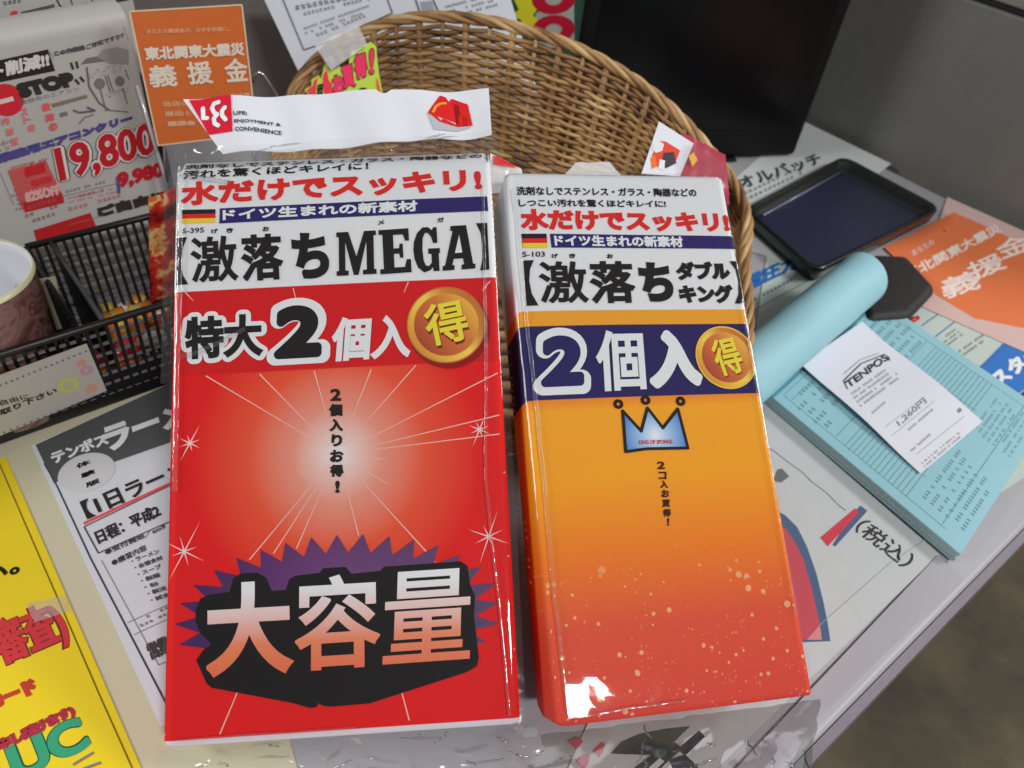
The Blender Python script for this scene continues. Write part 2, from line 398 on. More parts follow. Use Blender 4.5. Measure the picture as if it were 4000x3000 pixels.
#@@PACKS
# ------------------------------------------------------------------ sponge packs
def solve_quad(corners, W):
    A = []
    for (X, Y), (px_, py_) in zip(((0, 0), (1, 0), (1, 1), (0, 1)), corners):
        a, b = (px_ - 2000) / FPX, -(py_ - 1500) / FPX
        A += [[X, Y, 1, 0, 0, 0, -a * X, -a * Y, -a], [0, 0, 0, X, Y, 1, -b * X, -b * Y, -b]]
    h = np.linalg.svd(np.array(A))[2][-1].reshape(3, 3); m_ = np.diag([1, 1, -1]) @ h
    if m_[2, 2] > 0: m_ = -m_
    a, b, t = ROT @ m_[:, 0], ROT @ m_[:, 1], ROT @ m_[:, 2]
    s = W / np.linalg.norm(a); return CAM + t * s, unit(a), b * s
def make_warp(W, Hh, T, rl, rr, rt, rb, bulge=0.0):
    def warp(u, v, off):
        """(u, v) on the front face wraps over the rounded edges; off is measured outward"""
        d = V3([0., 0., 0.]); q = V3([u, v, 0.]); rz = max(rl, rb)
        if u < rl: d[0] = (u - rl) / rl; q[0] = rl; ru = rl
        elif u > W - rr: d[0] = (u - W + rr) / rr; q[0] = W - rr; ru = rr
        else: ru = rr
        if v < rb: d[1] = (v - rb) / rb; q[1] = rb; rv = rb
        elif v > Hh - rt: d[1] = (v - Hh + rt) / rt; q[1] = Hh - rt; rv = rt
        else: rv = rb
        d[0] = max(-1, min(1, d[0])); d[1] = max(-1, min(1, d[1]))
        if d[0] == 0 and d[1] == 0: z = 0.; n = V3([0, 0, 1.])
        else:
            L = math.sqrt(d[0] ** 2 + d[1] ** 2 + 1); r = rt if (v > Hh - rt and abs(d[1]) > abs(d[0])) else (rl if u < rl else (rr if u > W - rr else rb))
            n = V3([d[0] / L, d[1] / L, 1 / L]); z = r * (1 / L - 1)
            q[0] += n[0] * ru; q[1] += n[1] * rv
        z += .0010 * math.sin(math.pi * min(1, max(0, u / W))) * math.sin(math.pi * min(1, max(0, v / Hh))) + .0004 * noise.noise(Vector((u * 22, v * 18, W * 90)))
        z += bulge * math.sin(math.pi * min(1, max(0, u / W))) * math.sin(math.pi * min(1, max(0, v / Hh)))
        p = q + V3([0, 0, z]) + n * off
        return p[0], p[1], p[2]
    return warp
def set_cuts(S, W, Hh, rl, rr, rt, rb):
    S.cuts = [(0, x) for x in (rl * .15, rl * .4, rl * .7, rl, *[W * i_ / 12 for i_ in range(1, 12)], W - rr, W - rr * .7, W - rr * .4, W - rr * .15)] + [(1, x) for x in (rb * .3, rb * .7, rb)] + [(1, Hh - rt + rt * k / 9) for k in range(9)] + [(1, Hh * k / 18) for k in range(1, 18)]
def axis(n, L, r0, r1):
    a = [r0 * (1 - math.cos(math.pi / 2 * k / 8)) for k in range(8)] if r0 else []
    b = [L - r1 * (1 - math.cos(math.pi / 2 * k / 8)) for k in range(8)][::-1]
    return a + list(np.linspace(r0, L - r1, n)) + b[0:]
def pack_body(S, W, Hh, T, rl, rr, rt, rb, m, parent, name, off=0., sides=True, depth=None):
    us = axis(12, W, rl, rr); vv = axis(16, Hh, rb, rt); vs, uvs = [], []
    us = sorted(set(round(x, 6) for x in us)); vv = sorted(set(round(x, 6) for x in vv)); nu, nv = len(us) - 1, len(vv) - 1
    for v in vv:
        for u in us: vs.append(S.pt(u, v, off)); uvs.append((u, v))
    fs = grid(nu, nv)
    T = depth or T
    if sides:
        ring = [i for i in range(nu + 1)] + [(j) * (nu + 1) + nu for j in range(1, nv + 1)] + [nv * (nu + 1) + i for i in range(nu - 1, -1, -1)] + [j * (nu + 1) for j in range(nv - 1, 0, -1)]
        prev = ring; puv = [uvs[i] for i in ring]; R0 = [vs[i] for i in ring]; cen = sum(R0) / len(R0)
        steps = [.12, .3, .6, .85, 1.0] ; zr = [0, 0, 0, .002, .008]
        for st, ins in zip(steps, zr):
            cur = []
            for k, p in enumerate(R0):
                w0 = (p - S.o).dot(S.n); tgt = w0 + (-T - w0) * st; q = p + S.n * (tgt - w0); q = q + unit(cen - q) * ins
                cur.append(len(vs)); vs.append(q); uvs.append(puv[k])
            n = len(ring)
            for k in range(n): fs.append((prev[k], cur[k], cur[(k + 1) % n], prev[(k + 1) % n]))
            prev = cur
        fs.append(tuple(prev))
    o = obj(name, vs, fs, m, parent, smooth=True, uvs=uvs); recalc(o)
    return o
sp_film = film_material('pack_film', veil=.004, rough=.04, bump=.085, scale=38, refl=.65)
crumple_film = film_material('crumpled_film', veil=.025, rough=.12, bump=.16, scale=34, crease=30, refl=.5, tint=(.96, .96, .96, 1), detail=3)

# ---------------- red pack
RW = .130; RO, REX, REY = solve_quad(((623, 2930), (2037, 2834), (1908, 645), (665, 690)), RW); RH0 = float(np.linalg.norm(REY)); RT = .028
RHt = RH0 + .012; RW = .1308
RS = Surf(RO, REX, REY); RS.warp = make_warp(RW, RHt, RT, .004, .004, .015, .002); set_cuts(RS, RW, RHt, .004, .004, .015, .002)
red = thing('sponge_pack', 'wide red and white sponge pack leaning on the basket, left of the orange pack', 'sponge pack', RS.pt(RW / 2, 0, -RT))
rp = lambda x, y: RS.uv((x, y))
k = NT('red_pack_print'); k.uv()
aw = k.above(rp(652, 1144), rp(1917, 1083)); ab = k.above(rp(718, 1469), rp(1944, 1409), .0004)
gc = rp(1321, 1775)
du = k.math('SUBTRACT', k.u, float(gc[0])); dv = k.math('SUBTRACT', k.v, float(gc[1]))
rr_ = k.math('SQRT', k.math('ADD', k.math('MULTIPLY', k.math('MULTIPLY', du, du), 1.15), k.math('MULTIPLY', dv, dv)))
glow = k.ramp(k.math('MULTIPLY', rr_, 1 / .07), [(.0, (240, 234, 234)), (.09, (238, 208, 202)), (.26, (234, 150, 130)), (.52, (236, 84, 52)), (.85, (230, 18, 20))])
c1 = k.mix(ab, glow, lin((214, 18, 22)))
c2 = k.mix(aw, c1, lin((230, 232, 236))); c2 = k.mix(k.above(rp(625, 2899), rp(2036, 2803)), lin((222, 212, 222)), c2); k.l(c2, k.b.inputs['Base Color']); k.b.inputs['Roughness'].default_value = .6; k.b.inputs['Specular IOR Level'].default_value = .15
body = pack_body(RS, RW, RHt, RT, .004, .004, .015, .002, k.m, red, 'pack_body')
# rays, stars
ray_m = ink(240, 196, 186)
segs = []; r2 = lambda x, y: (600 + x * .6555, 1050 + y * .6555); r3 = lambda x, y: (600 + x * .7836, 1700 + y * .7836)
ends = [r2(*p) for p in ((315, 640), (635, 630), (960, 612), (1300, 600), (1565, 577), (2050, 622), (2060, 872), (2060, 985), (75, 1022), (190, 140), (835, 120), (1520, 80), (2005, 75))] + [r3(*p) for p in ((55, 215), (55, 305), (55, 555), (480, 620), (600, 590), (715, 565), (1025, 500), (1360, 580), (1775, 605), (1755, 185), (40, 1130), (40, 1505), (330, 1490), (1275, 1420), (1805, 1070))]
vs, fs = [], []
for e_ in ends:
    e = rp(*e_); d = e - gc; L = np.linalg.norm(d); d = d / L; nn = V3([-d[1], d[0]])
    f0 = .10 if L < .09 else .12
    if e_[1] < 1200: f0 = 1 - .005 / L
    if e_[1] > 2600: f0 = .62
    vs = []; i = 0; a = gc + d * L * f0
    for q, wd in ((a, .00009), (gc + d * L, .00022)):
        for s in (-1, 1): p_ = q + nn * wd * s; vs.append(RS.pt(p_[0], p_[1], .00025))
    obj('printed_ray', vs, [(0, 1, 3, 2)], ray_m, red)
star_m = ink(244, 214, 210)
def star(cx, cy, sizes, rot):
    c = rp(cx, cy); pts = []
    n = len(sizes)
    for kk in range(n * 2):
        a = rot + math.pi * kk / n; R_ = sizes[kk // 2] if kk % 2 == 0 else .0007; pts.append((c[0] + R_ * math.cos(a), c[1] + R_ * math.sin(a)))
    poly(RS, pts, .00032, star_m, red, 'printed_star', px=False)
star(744, 1732, [.0045, .004, .008, .0035, .0045, .004, .008, .0035], math.radians(-28))
star(1873, 1679, [.0045, .004, .0078, .0035, .0045, .004, .0072, .0035], math.radians(-25))
star(721, 2154, [.0085, .005, .0125, .006, .0085, .005, .0118, .006], math.radians(-28))
star(1909, 2096, [.0085, .006, .0105, .005, .0085, .006, .0108, .005], math.radians(-22))
# lettering on the white head
def rt_(s, BL, BR, TL, m, bold=0., off=.0004, **kw): return text(RS, s, BL, BR, TL, m, red, off, bold, **kw)
rt_('洗剤なしでステンレス・ガラス・陶器などの', (716, 652), (1885, 605), (714, 616), BLACK, .00012)
rt_('汚れを驚くほどキレイに！', (716, 702), (1440, 664), (716, 662), BLACK, .00016)
rt_('水だけでスッキリ!', (708, 806), (1885, 746), (706, 714), RED, .0006)
for j, cc in enumerate(((30, 26, 26), (222, 38, 34), (240, 210, 50))):
    y0 = 821 + j * 17.4; poly(RS, [(711, y0 + 17.4), (844, y0 + 15.6), (844, y0 - 1.8), (711, y0)], .0004, ink(*cc), red, 'flag_stripe')
NAVY = ink(46, 32, 104)
poly(RS, [(858, 875), (1907, 824), (1903, 767), (860, 816)], .0003, NAVY, red, 'printed_bar')
rt_('ドイツ生まれの新素材', (872, 864), (1632, 828), (872, 821), WHITE, .00024, .0005)
rt_('S-395', (713, 914), (799, 910), (713, 894), BLACK, .00006)
for s, x, y in (('げ', 840, 906), ('き', 900, 903), ('お', 1041, 898), ('メ', 1490, 873), ('ガ', 1721, 862)): rt_(s, (x - 13, y + 9), (x + 13, y + 8), (x - 13, y - 10), BLACK, .00012)
def heavy(S, s, BL, BR, TL, parent, bold=.0008, off=.0005): return text(S, s, BL, BR, TL, BLACK, parent, off, bold, n=10)
heavy(RS, '激', (752, 1108), (935, 1098), (744, 930), red, .00042)
heavy(RS, '落', (950, 1103), (1113, 1094), (942, 922), red, .0006)
heavy(RS, 'ち', (1152, 1096), (1294, 1088), (1138, 916), red, .0011)
poly(RS, [(690, 931), (733, 928), (715, 975), (709, 1025), (716, 1075), (738, 1112), (690, 1116)], .0005, BLACK, red, 'lettering')
poly(RS, [(1860, 873), (1903, 871), (1912, 1054), (1876, 1058), (1886, 1010), (1886, 960), (1878, 910)], .0005, BLACK, red, 'lettering')
def slab(S, letter, BL, BR, TL, parent):
    a, b, c = S.uv(BL), S.uv(BR), S.uv(TL); X, Y = b - a, c - a
    L = {'M': [[(0, 0), (.30, 0), (.30, .11), (.22, .11), (.22, .78), (.43, 0), (.55, 0), (.76, .78), (.76, .11), (.66, .11), (.66, 0), (1, 0), (1, .11), (.94, .11), (.94, .89), (1, .89), (1, 1), (.70, 1), (.5, .42), (.30, 1), (0, 1), (0, .89), (.06, .89), (.06, .11), (0, .11)]],
         'E': [[(0, 0), (1, 0), (1, .3), (.87, .3), (.8, .13), (.46, .13), (.46, .44), (.64, .44), (.66, .34), (.76, .34), (.76, .66), (.66, .66), (.64, .56), (.46, .56), (.46, .87), (.78, .87), (.85, .72), (.97, .72), (.97, 1), (0, 1), (0, .89), (.12, .89), (.12, .11), (0, .11)]],
         'G': [[(.38, -.02), (.62, .03), (.7, .1), (.74, 0), (.95, 0), (.95, .4), (1, .4), (1, .52), (.56, .52), (.56, .4), (.68, .4), (.68, .2), (.56, .12), (.44, .14), (.37, .25), (.34, .5), (.37, .76), (.46, .88), (.58, .88), (.7, .78), (.76, .64), (.92, .64), (.92, 1), (.78, 1), (.74, .93), (.6, 1.01), (.38, 1.01), (.16, .88), (.03, .68), (0, .5), (.03, .3), (.15, .1)]],
         'A': [[(0, 0), (.36, 0), (.36, .11), (.29, .11), (.33, .25), (.62, .25), (.655, .11), (.58, .11), (.58, 0), (1, 0), (1, .11), (.93, .11), (.68, 1), (.2, 1), (.2, .89), (.27, .89), (.07, .11), (0, .11)]]}[letter]
    for p in L: poly(S, [a + X * x + Y * y for x, y in p], .0005, BLACK, parent, 'lettering', px=False)
    if letter == 'A': poly(S, [a + X * x + Y * y for x, y in ((.36, .38), (.585, .38), (.475, .78))], .00054, ink(230, 232, 236), parent, 'lettering', px=False)
slab(RS, 'M', (1318, 1082), (1473, 1073), (1316, 912), red); slab(RS, 'E', (1488, 1075), (1609, 1066), (1480, 903), red)
slab(RS, 'G', (1620, 1066), (1723, 1060), (1612, 895), red); slab(RS, 'A', (1730, 1060), (1857, 1050), (1735, 887), red)
# second band
for mm, bd, of in ((WHITE, .0022, .0003), (BLACK, .0007, .00045)):
    g_ = .0022 / .000092 * 0
    if mm is WHITE:
        text(RS, '特大', (706, 1426), (1050, 1408), (706, 1224), mm, red, of, .0024, n=14); text(RS, '2', (1042, 1432), (1290, 1418), (1058, 1172), mm, red, of + .00002, .0034, n=18)
        text(RS, '個入', (1292, 1416), (1602, 1398), (1305, 1246), mm, red, of + .00005, .0006)
    else:
        text(RS, '特大', (726, 1407), (1030, 1391), (724, 1241), mm, red, of, .0007); text(RS, '2', (1072, 1407), (1258, 1397), (1082, 1200), mm, red, of, .0018, n=16)
def coin_mat(name, c, r):
    q = NT(name); q.uv(); a = q.math('SUBTRACT', q.u, float(c[0])); b = q.math('SUBTRACT', q.v, float(c[1]))
    d = q.math('MULTIPLY', q.math('SQRT', q.math('ADD', q.math('MULTIPLY', a, a), q.math('MULTIPLY', b, b))), 1 / r)
    s = q.math('MULTIPLY', q.math('ADD', q.math('MULTIPLY', a, .8), q.math('MULTIPLY', b, .6)), 1 / r)
    rim = q.ramp(q.math('MULTIPLY_ADD', s, .5, .5), [(.0, (214, 140, 30)), (.3, (246, 196, 60)), (.5, (250, 214, 84)), (.75, (214, 130, 36)), (1., (196, 112, 30))])
    inn = q.ramp(q.math('MULTIPLY_ADD', s, -.5, .5), [(.1, (240, 178, 60)), (.4, (214, 118, 36)), (.62, (206, 96, 36)), (.9, (170, 62, 28))])
    f = q.math('MULTIPLY', q.math('SUBTRACT', d, .80), 30, clamp=True); cc = q.mix(f, inn, rim)
    e = q.math('MULTIPLY', q.math('SUBTRACT', d, .95), 30, clamp=True); q.l(q.mix(e, cc, lin((196, 110, 36))), q.b.inputs['Base Color']); q.b.inputs['Roughness'].default_value = .4
    return q.m
cc = rp(1744, 1270); cr = abs(rp(1898, 1270)[0] - cc[0])
disc(RS, (cc[0] + .0012, cc[1] - .0018), cr * 1.03, .00042, ink(150, 12, 16), red, 'printed_coin_edge', 64)
disc(RS, cc, cr, .0005, coin_mat('red_pack_coin', cc, cr), red, 'printed_coin', 64)
text(RS, '得', (1684, 1370), (1844, 1335), (1650, 1210), ink(120, 44, 20), red, .00056, .0004)
text(RS, '得', (1680, 1360), (1840, 1325), (1646, 1200), ink(238, 222, 60), red, .0006, .00035)
for s, x, y in (('2', 1314, 1545), ('個', 1314, 1604), ('入', 1316, 1663), ('り', 1318, 1722), ('お', 1318, 1783), ('得', 1318, 1840), ('!', 1321, 1903)):
    hw = 9 if s == '!' else (21 if s in '2り' else 26); rt_(s, (x - hw, y + 24), (x + hw, y + 23), (x - hw, y - 24), BLACK, .0003)
# spiky burst with the big lettering
tips = [(130, 1045), (105, 942), (133, 838), (200, 745), (303, 672), (413, 610), (535, 568), (660, 535), (790, 508), (918, 497), (1048, 493), (1178, 503), (1300, 520), (1420, 548), (1532, 595), (1635, 655), (1710, 737), (1722, 835), (1722, 938), (1655, 1028)]
bp_ = []
for a, b in zip(tips, tips[1:]):
    bp_.append(a); mx_, my_ = (a[0] + b[0]) / 2, (a[1] + b[1]) / 2; bp_.append((915 + (mx_ - 915) * .855, 950 + (my_ - 950) * .80))
bp_.append(tips[-1]); bp_ += [(1400, 1080), (915, 1150), (400, 1080)]
q = NT('burst_print'); q.uv(); cb = rp(*r3(915, 800)); a = q.math('SUBTRACT', q.u, float(cb[0])); b = q.math('SUBTRACT', q.v, float(cb[1])); d = q.math('SQRT', q.math('ADD', q.math('MULTIPLY', a, a), q.math('MULTIPLY', b, b)))
q.l(q.ramp(q.math('MULTIPLY', d, 1 / .05), [(0, (112, 60, 120)), (.5, (92, 38, 106)), (1, (64, 16, 86))]), q.b.inputs['Base Color']); q.b.inputs['Roughness'].default_value = .4
poly(RS, [r3(*p) for p in bp_], .0004, q.m, red, 'printed_burst')
bl_ = [(215, 1120), (250, 1070), (290, 1040), (235, 985), (212, 930), (212, 870), (235, 815), (280, 795), (380, 780), (400, 710), (440, 688), (520, 685), (565, 710), (592, 775), (662, 770), (680, 715), (710, 700), (830, 685), (850, 662), (960, 655), (990, 690), (1130, 675), (1150, 655), (1530, 628), (1565, 650), (1580, 750), (1602, 800), (1598, 900), (1622, 1110), (1612, 1150), (1560, 1180), (1080, 1335), (880, 1352), (840, 1345), (825, 1335), (810, 1355), (780, 1358), (700, 1335), (290, 1258), (265, 1235)]
poly(RS, [r3(*p) for p in bl_], .00045, ink(18, 14, 14), red, 'lettering_backing')
q = NT('big_letter_print'); q.uv(); v0 = rp(*r3(900, 1190))[1]; v1 = rp(*r3(900, 700))[1]
f = q.math('MULTIPLY', q.math('SUBTRACT', q.v, float(v0)), 1 / float(v1 - v0), clamp=True)
q.l(q.ramp(f, [(0, (232, 104, 62)), (.35, (236, 132, 92)), (.62, (236, 196, 192)), (.9, (236, 236, 240))]), q.b.inputs['Base Color']); q.b.inputs['Roughness'].default_value = .4
for s, BL, BR, TL in (('大', (265, 1205), (695, 1178), (262, 742)), ('容', (706, 1178), (1132, 1150), (710, 708)), ('量', (1142, 1142), (1576, 1112), (1160, 685))):
    text(RS, s, r3(*BL), r3(*BR), r3(*TL), q.m, red, .0005, {'大': .0012, '容': .0007, '量': .00042}[s], n=12)
pack_body(RS, RW, RHt, RT, .004, .004, .015, .002, sp_film, red, 'clear_film', off=.0012, sides=False)

# ---------------- orange pack
YW = .100; YO, YEX, YEY = solve_quad(((2160, 2860), (3170, 2730), (2845, 690), (1990, 675)), YW); YHt = float(np.linalg.norm(YEY)) + .002; YT = .042; YW = .1013
YS = Surf(YO, YEX, YEY); YS.warp = make_warp(YW, YHt, YT, .006, .002, .005, .004); set_cuts(YS, YW, YHt, .006, .002, .005, .004)
yel = thing('sponge_pack', 'narrow orange, navy and white sponge pack with a small printed blue crown', 'sponge pack', YS.pt(YW / 2, 0, -YT))
yp = lambda x, y: YS.uv((x, y))
k = NT('orange_pack_print'); k.uv()
a1 = k.above(yp(2034, 1217), yp(2930, 1208)); a2 = k.above(yp(2038, 1276), yp(2937, 1264)); a3 = k.above(yp(2061, 1566), yp(2985, 1535))
vt, vb = yp(2500, 1560)[1], yp(2500, 2850)[1]
f = k.math('MULTIPLY', k.math('SUBTRACT', k.v, float(vb)), 1 / float(vt - vb), clamp=True)
grad = k.ramp(f, [(.0, (222, 66, 56)), (.30, (228, 84, 54)), (.52, (244, 128, 30)), (.74, (250, 164, 28)), (.97, (250, 168, 36)), (1., (244, 142, 36))])
vo = k.n('ShaderNodeTexVoronoi'); vo.inputs['Scale'].default_value = 330; k.l(k.vec, vo.inputs['Vector'])
nz = k.n('ShaderNodeTexNoise'); nz.inputs['Scale'].default_value = 60; nz.inputs['Detail'].default_value = 3; k.l(k.vec, nz.inputs['Vector'])
sc_ = k.n('ShaderNodeSeparateColor'); k.l(vo.outputs['Color'], sc_.inputs[0])
rad = k.math('MULTIPLY', k.math('POWER', sc_.outputs[0], 2.2), .55); rad = k.math('MULTIPLY', rad, k.math('MULTIPLY_ADD', nz.outputs[0], 2.2, -.45, True))
sp = k.math('MULTIPLY', k.math('SUBTRACT', rad, vo.outputs['Distance']), 22, clamp=True)
vo2 = k.n('ShaderNodeTexVoronoi'); vo2.inputs['Scale'].default_value = 760; k.l(k.vec, vo2.inputs['Vector']); sc2 = k.n('ShaderNodeSeparateColor'); k.l(vo2.outputs['Color'], sc2.inputs[0])
sp2 = k.math('MULTIPLY', k.math('SUBTRACT', k.math('MULTIPLY', k.math('POWER', sc2.outputs[0], 2.5), .42), vo2.outputs['Distance']), 14, clamp=True)
nz2 = k.n('ShaderNodeTexNoise'); nz2.inputs['Scale'].default_value = 90; k.l(k.vec, nz2.inputs['Vector']); sp2 = k.math('MULTIPLY', sp2, k.math('MULTIPLY_ADD', nz2.outputs[0], 5, -2.3, True)); sp = k.math('MAXIMUM', sp, k.math('MULTIPLY', sp2, .7))
fade = k.math('MULTIPLY_ADD', k.math('SUBTRACT', .56, f), 6, 0, True)
grad = k.mix(k.math('MULTIPLY', k.math('MULTIPLY', sp, fade), .85), grad, lin((244, 184, 130)))
c = k.mix(a3, grad, lin((38, 30, 92))); c = k.mix(a2, c, lin((240, 164, 44))); c = k.mix(a1, c, lin((230, 232, 236)))
k.l(c, k.b.inputs['Base Color']); k.b.inputs['Roughness'].default_value = .6; k.b.inputs['Specular IOR Level'].default_value = .15
pack_body(YS, YW, YHt, YT, .006, .002, .005, .004, k.m, yel, 'pack_body')
def yt(s, BL, BR, TL, m, bold=0., off=.0004, **kw): return text(YS, s, BL, BR, TL, m, yel, off, bold, **kw)
yt('洗剤なしでステンレス・ガラス・陶器などの', (2018, 764), (2721, 771), (2016, 730), BLACK, .00013)
yt('しつこい汚れを驚くほどキレイに!', (2026, 809), (2601, 813), (2024, 779), BLACK, .00013)
yt('水だけでスッキリ!', (2037, 901), (2852, 910), (2030, 817), RED, .0006)
for j, cc_ in enumerate(((30, 26, 26), (222, 38, 34), (240, 210, 50))):
    y0 = 915 + j * 18.4; x0 = 2036 + j * 1.8; poly(YS, [(x0 + 1.8, y0 + 18.4), (x0 + 98.8, y0 + 19), (x0 + 97, y0 + .6), (x0, y0)], .0004, ink(*cc_), yel, 'flag_stripe')
poly(YS, [(2153, 970), (2871, 974), (2862, 924), (2147, 916)], .0003, NAVY, yel, 'printed_bar')
yt('ドイツ生まれの新素材', (2166, 965), (2668, 969), (2161, 921), WHITE, .00024, .0005)
yt('S-103', (2040, 1006), (2128, 1006), (2039, 985), BLACK, .00006)
for s, x, y in (('げ', 2166, 1003), ('き', 2234, 1003), ('お', 2381, 1004)): yt(s, (x - 12, y + 9), (x + 12, y + 9), (x - 13, y - 9), BLACK, .00012)
poly(YS, [(2044, 1020), (2084, 1019), (2069, 1055), (2066, 1100), (2076, 1150), (2102, 1196), (2056, 1197)], .0005, BLACK, yel, 'lettering')
poly(YS, [(2848, 1022), (2879, 1022), (2908, 1188), (2870, 1187), (2884, 1150), (2883, 1100), (2872, 1055)], .0005, BLACK, yel, 'lettering')
heavy(YS, '激', (2112, 1188), (2298, 1187), (2101, 1024), yel, .00042); heavy(YS, '落', (2309, 1190), (2484, 1187), (2297, 1024), yel, .0006); heavy(YS, 'ち', (2503, 1184), (2633, 1181), (2488, 1028), yel, .0011)
yt('ダブル', (2643, 1097), (2853, 1095), (2635, 1025), BLACK, .0006); yt('キング', (2654, 1187), (2866, 1186), (2646, 1114), BLACK, .0006)
yt('2', (2082, 1547), (2305, 1540), (2090, 1284), WHITE, .0036, .0003, n=18); yt('2', (2112, 1515), (2279, 1509), (2116, 1315), ink(38, 30, 92), .0017, .00045, n=16)
yt('個', (2332, 1533), (2522, 1526), (2319, 1297), WHITE, .0006, .0004); yt('入', (2534, 1523), (2742, 1509), (2528, 1297), WHITE, .0017, .0004, n=12)
cc = (yp(2717, 1399) + yp(2951, 1396)) / 2; cr = np.linalg.norm(yp(2951, 1396) - yp(2717, 1399)) / 2
disc(YS, cc, cr * 1.02, .00042, ink(246, 204, 66), yel, 'printed_coin_edge', 64)
disc(YS, cc, cr * .97, .0005, coin_mat('orange_pack_coin', cc, cr), yel, 'printed_coin', 64)
yt('得', (2816, 1482), (2916, 1458), (2766, 1342), ink(150, 60, 24), .0004, .00056); yt('得', (2810, 1476), (2912, 1452), (2762, 1336), ink(240, 222, 66), .00032, .0006)
r5 = lambda x, y: (1900 + x * .565, 1100 + y * .565)
cro = [(935, 900), (1063, 1040), (1105, 880), (1212, 1018), (1315, 885), (1385, 1155), (1100, 1160), (957, 1180)]
q = NT('crown_print'); q.uv(); cb = yp(*r5(1160, 1065)); a = q.math('SUBTRACT', q.u, float(cb[0])); b = q.math('SUBTRACT', q.v, float(cb[1])); d = q.math('SQRT', q.math('ADD', q.math('MULTIPLY', a, a), q.math('MULTIPLY', b, b)))
q.l(q.ramp(q.math('MULTIPLY', d, 1 / .013), [(.05, (232, 240, 246)), (.35, (170, 208, 240)), (1, (64, 128, 210))]), q.b.inputs['Base Color']); q.b.inputs['Roughness'].default_value = .4
poly(YS, [r5(*p) for p in cro], .0004, q.m, yel, 'printed_crown')
path(YS, [r5(*p) for p in cro + [cro[0]]], .0012, .0005, BLACK, yel, 'printed_crown_outline')
for x, y in cro: disc(YS, yp(*r5(x, y)), .0006, .00052, BLACK, yel, 'printed_crown_outline', 12)
for x, y in ((905, 853), (1092, 826), (1335, 833)): disc(YS, yp(*r5(x, y)), .0020, .0005, BLACK, yel, 'printed_ring', 28, .0007)
yt('KING OF SPONGE', r5(1045, 1130), r5(1278, 1125), r5(1045, 1101), ink(206, 60, 70), .00008, .0005)
for s, x, y in (('2', 2578, 1820), ('コ', 2584, 1860), ('入', 2590, 1894), ('お', 2595, 1930), ('買', 2598, 1968), ('得', 2601, 2005), ('!', 2606, 2040)):
    hw = 4 if s == '!' else 15; yt(s, (x - hw, y + 15), (x + hw, y + 14.5), (x - hw, y - 15), ink(60, 20, 20), .00016)
pack_body(YS, YW, YHt, YT, .006, .002, .005, .004, sp_film, yel, 'clear_film', off=.0012, sides=False)
# print on the rounded left flank of the orange pack
FS = Surf(YS.o, -YS.n, YS.ey)   # u runs back from the face, v up the pack
def flank(u, v, off): return (u, v, off)
vs, fs = [], []
for kx in range(2):
    for j in range(34):
        v = .05 + j * .0028 + .001; u = .012 + kx * .009
        if random.random() < .15: continue
        for t in range(2):
            i = len(vs); du_ = random.uniform(.0012, .0022); uu = u + t * .0024
            for (a, b) in ((0, 0), (du_, 0), (du_, .0005), (0, .0005)):
                vs.append(YS.o - YS.n * (uu + a) + YS.ey * (v + b + .0008 * t) - YS.ex * .00035)
            fs.append((i, i + 1, i + 2, i + 3))
tag(obj('small_print', vs, fs, ink(236, 170, 150), yel), kind='stuff')

def pleat(S, pts, parent, hgt=.0006, wd=.0010, off=.0013):
    # welded pleat of the film along the pack edge: a tiny raised ridge that catches the lamps
    P = [V3(p) for p in pts]; vs = []; n = 90; nc = 8
    L = np.cumsum([0] + [np.linalg.norm(b - a) for a, b in zip(P, P[1:])])
    for k_ in range(n + 1):
        d = L[-1] * k_ / n; i = min(int(np.searchsorted(L, d, side='right')) - 1, len(P) - 2); t = (d - L[i]) / (L[i + 1] - L[i]); p = P[i] * (1 - t) + P[i + 1] * t
        tt = unit(P[i + 1] - P[i]); nn = V3([-tt[1], tt[0]]); wob = .0004 * noise.noise(Vector((d * 90, parent.location[0] * 9, 1))); h = hgt * (.55 + .9 * abs(noise.noise(Vector((d * 130, 3, parent.location[0])))))
        for c_ in range(nc + 1): a = math.pi * c_ / nc; q_ = p + nn * (wob + wd * math.cos(a)); vs.append(S.pt(q_[0], q_[1], off + h * math.sin(a)))
    return obj('film_pleat', vs, grid(nc, n), pleat_film, parent, smooth=True)
pleat_film = film_material('pleat_film', veil=.03, rough=.10, bump=.1, scale=200, refl=2.2)
pleat(RS, [(.0035, RHt - .012), (.0042, RHt - .05), (.0038, RHt - .09), (.0040, RHt - .14)], red)
pleat(RS, [(RW - .005, .004), (RW - .006, .03), (RW - .0095, .09), (RW - .0068, .14), (RW - .0062, RHt - .07), (RW - .0045, RHt - .02)], red, .0004, .0006)
pleat(RS, [(.0035, RHt - .088), (.010, RHt - .087), (.020, RHt - .083), (.030, RHt - .078)], red, .0004, .0009)
pleat(RS, [(.006, .003), (.03, .0034), (.07, .0032)], red, .0002, .0004)
pleat(RS, [(.003, RHt - .012), (.012, RHt - .0135), (.024, RHt - .016)], red, .0004, .0009)
pleat(YS, [(.0058, .006), (.0052, .05), (.0055, .10), (.0048, .16), (.0050, YHt - .01)], yel, .0003, .0006)
pleat(YS, [(YW - .0022, .03), (YW - .0022, .08), (YW - .0020, .13), (YW - .0024, .16)], yel, .0003, .0005)
pleat(YS, [(.008, .004), (.03, .0048), (.05, .0048)], yel, .0003, .0005)
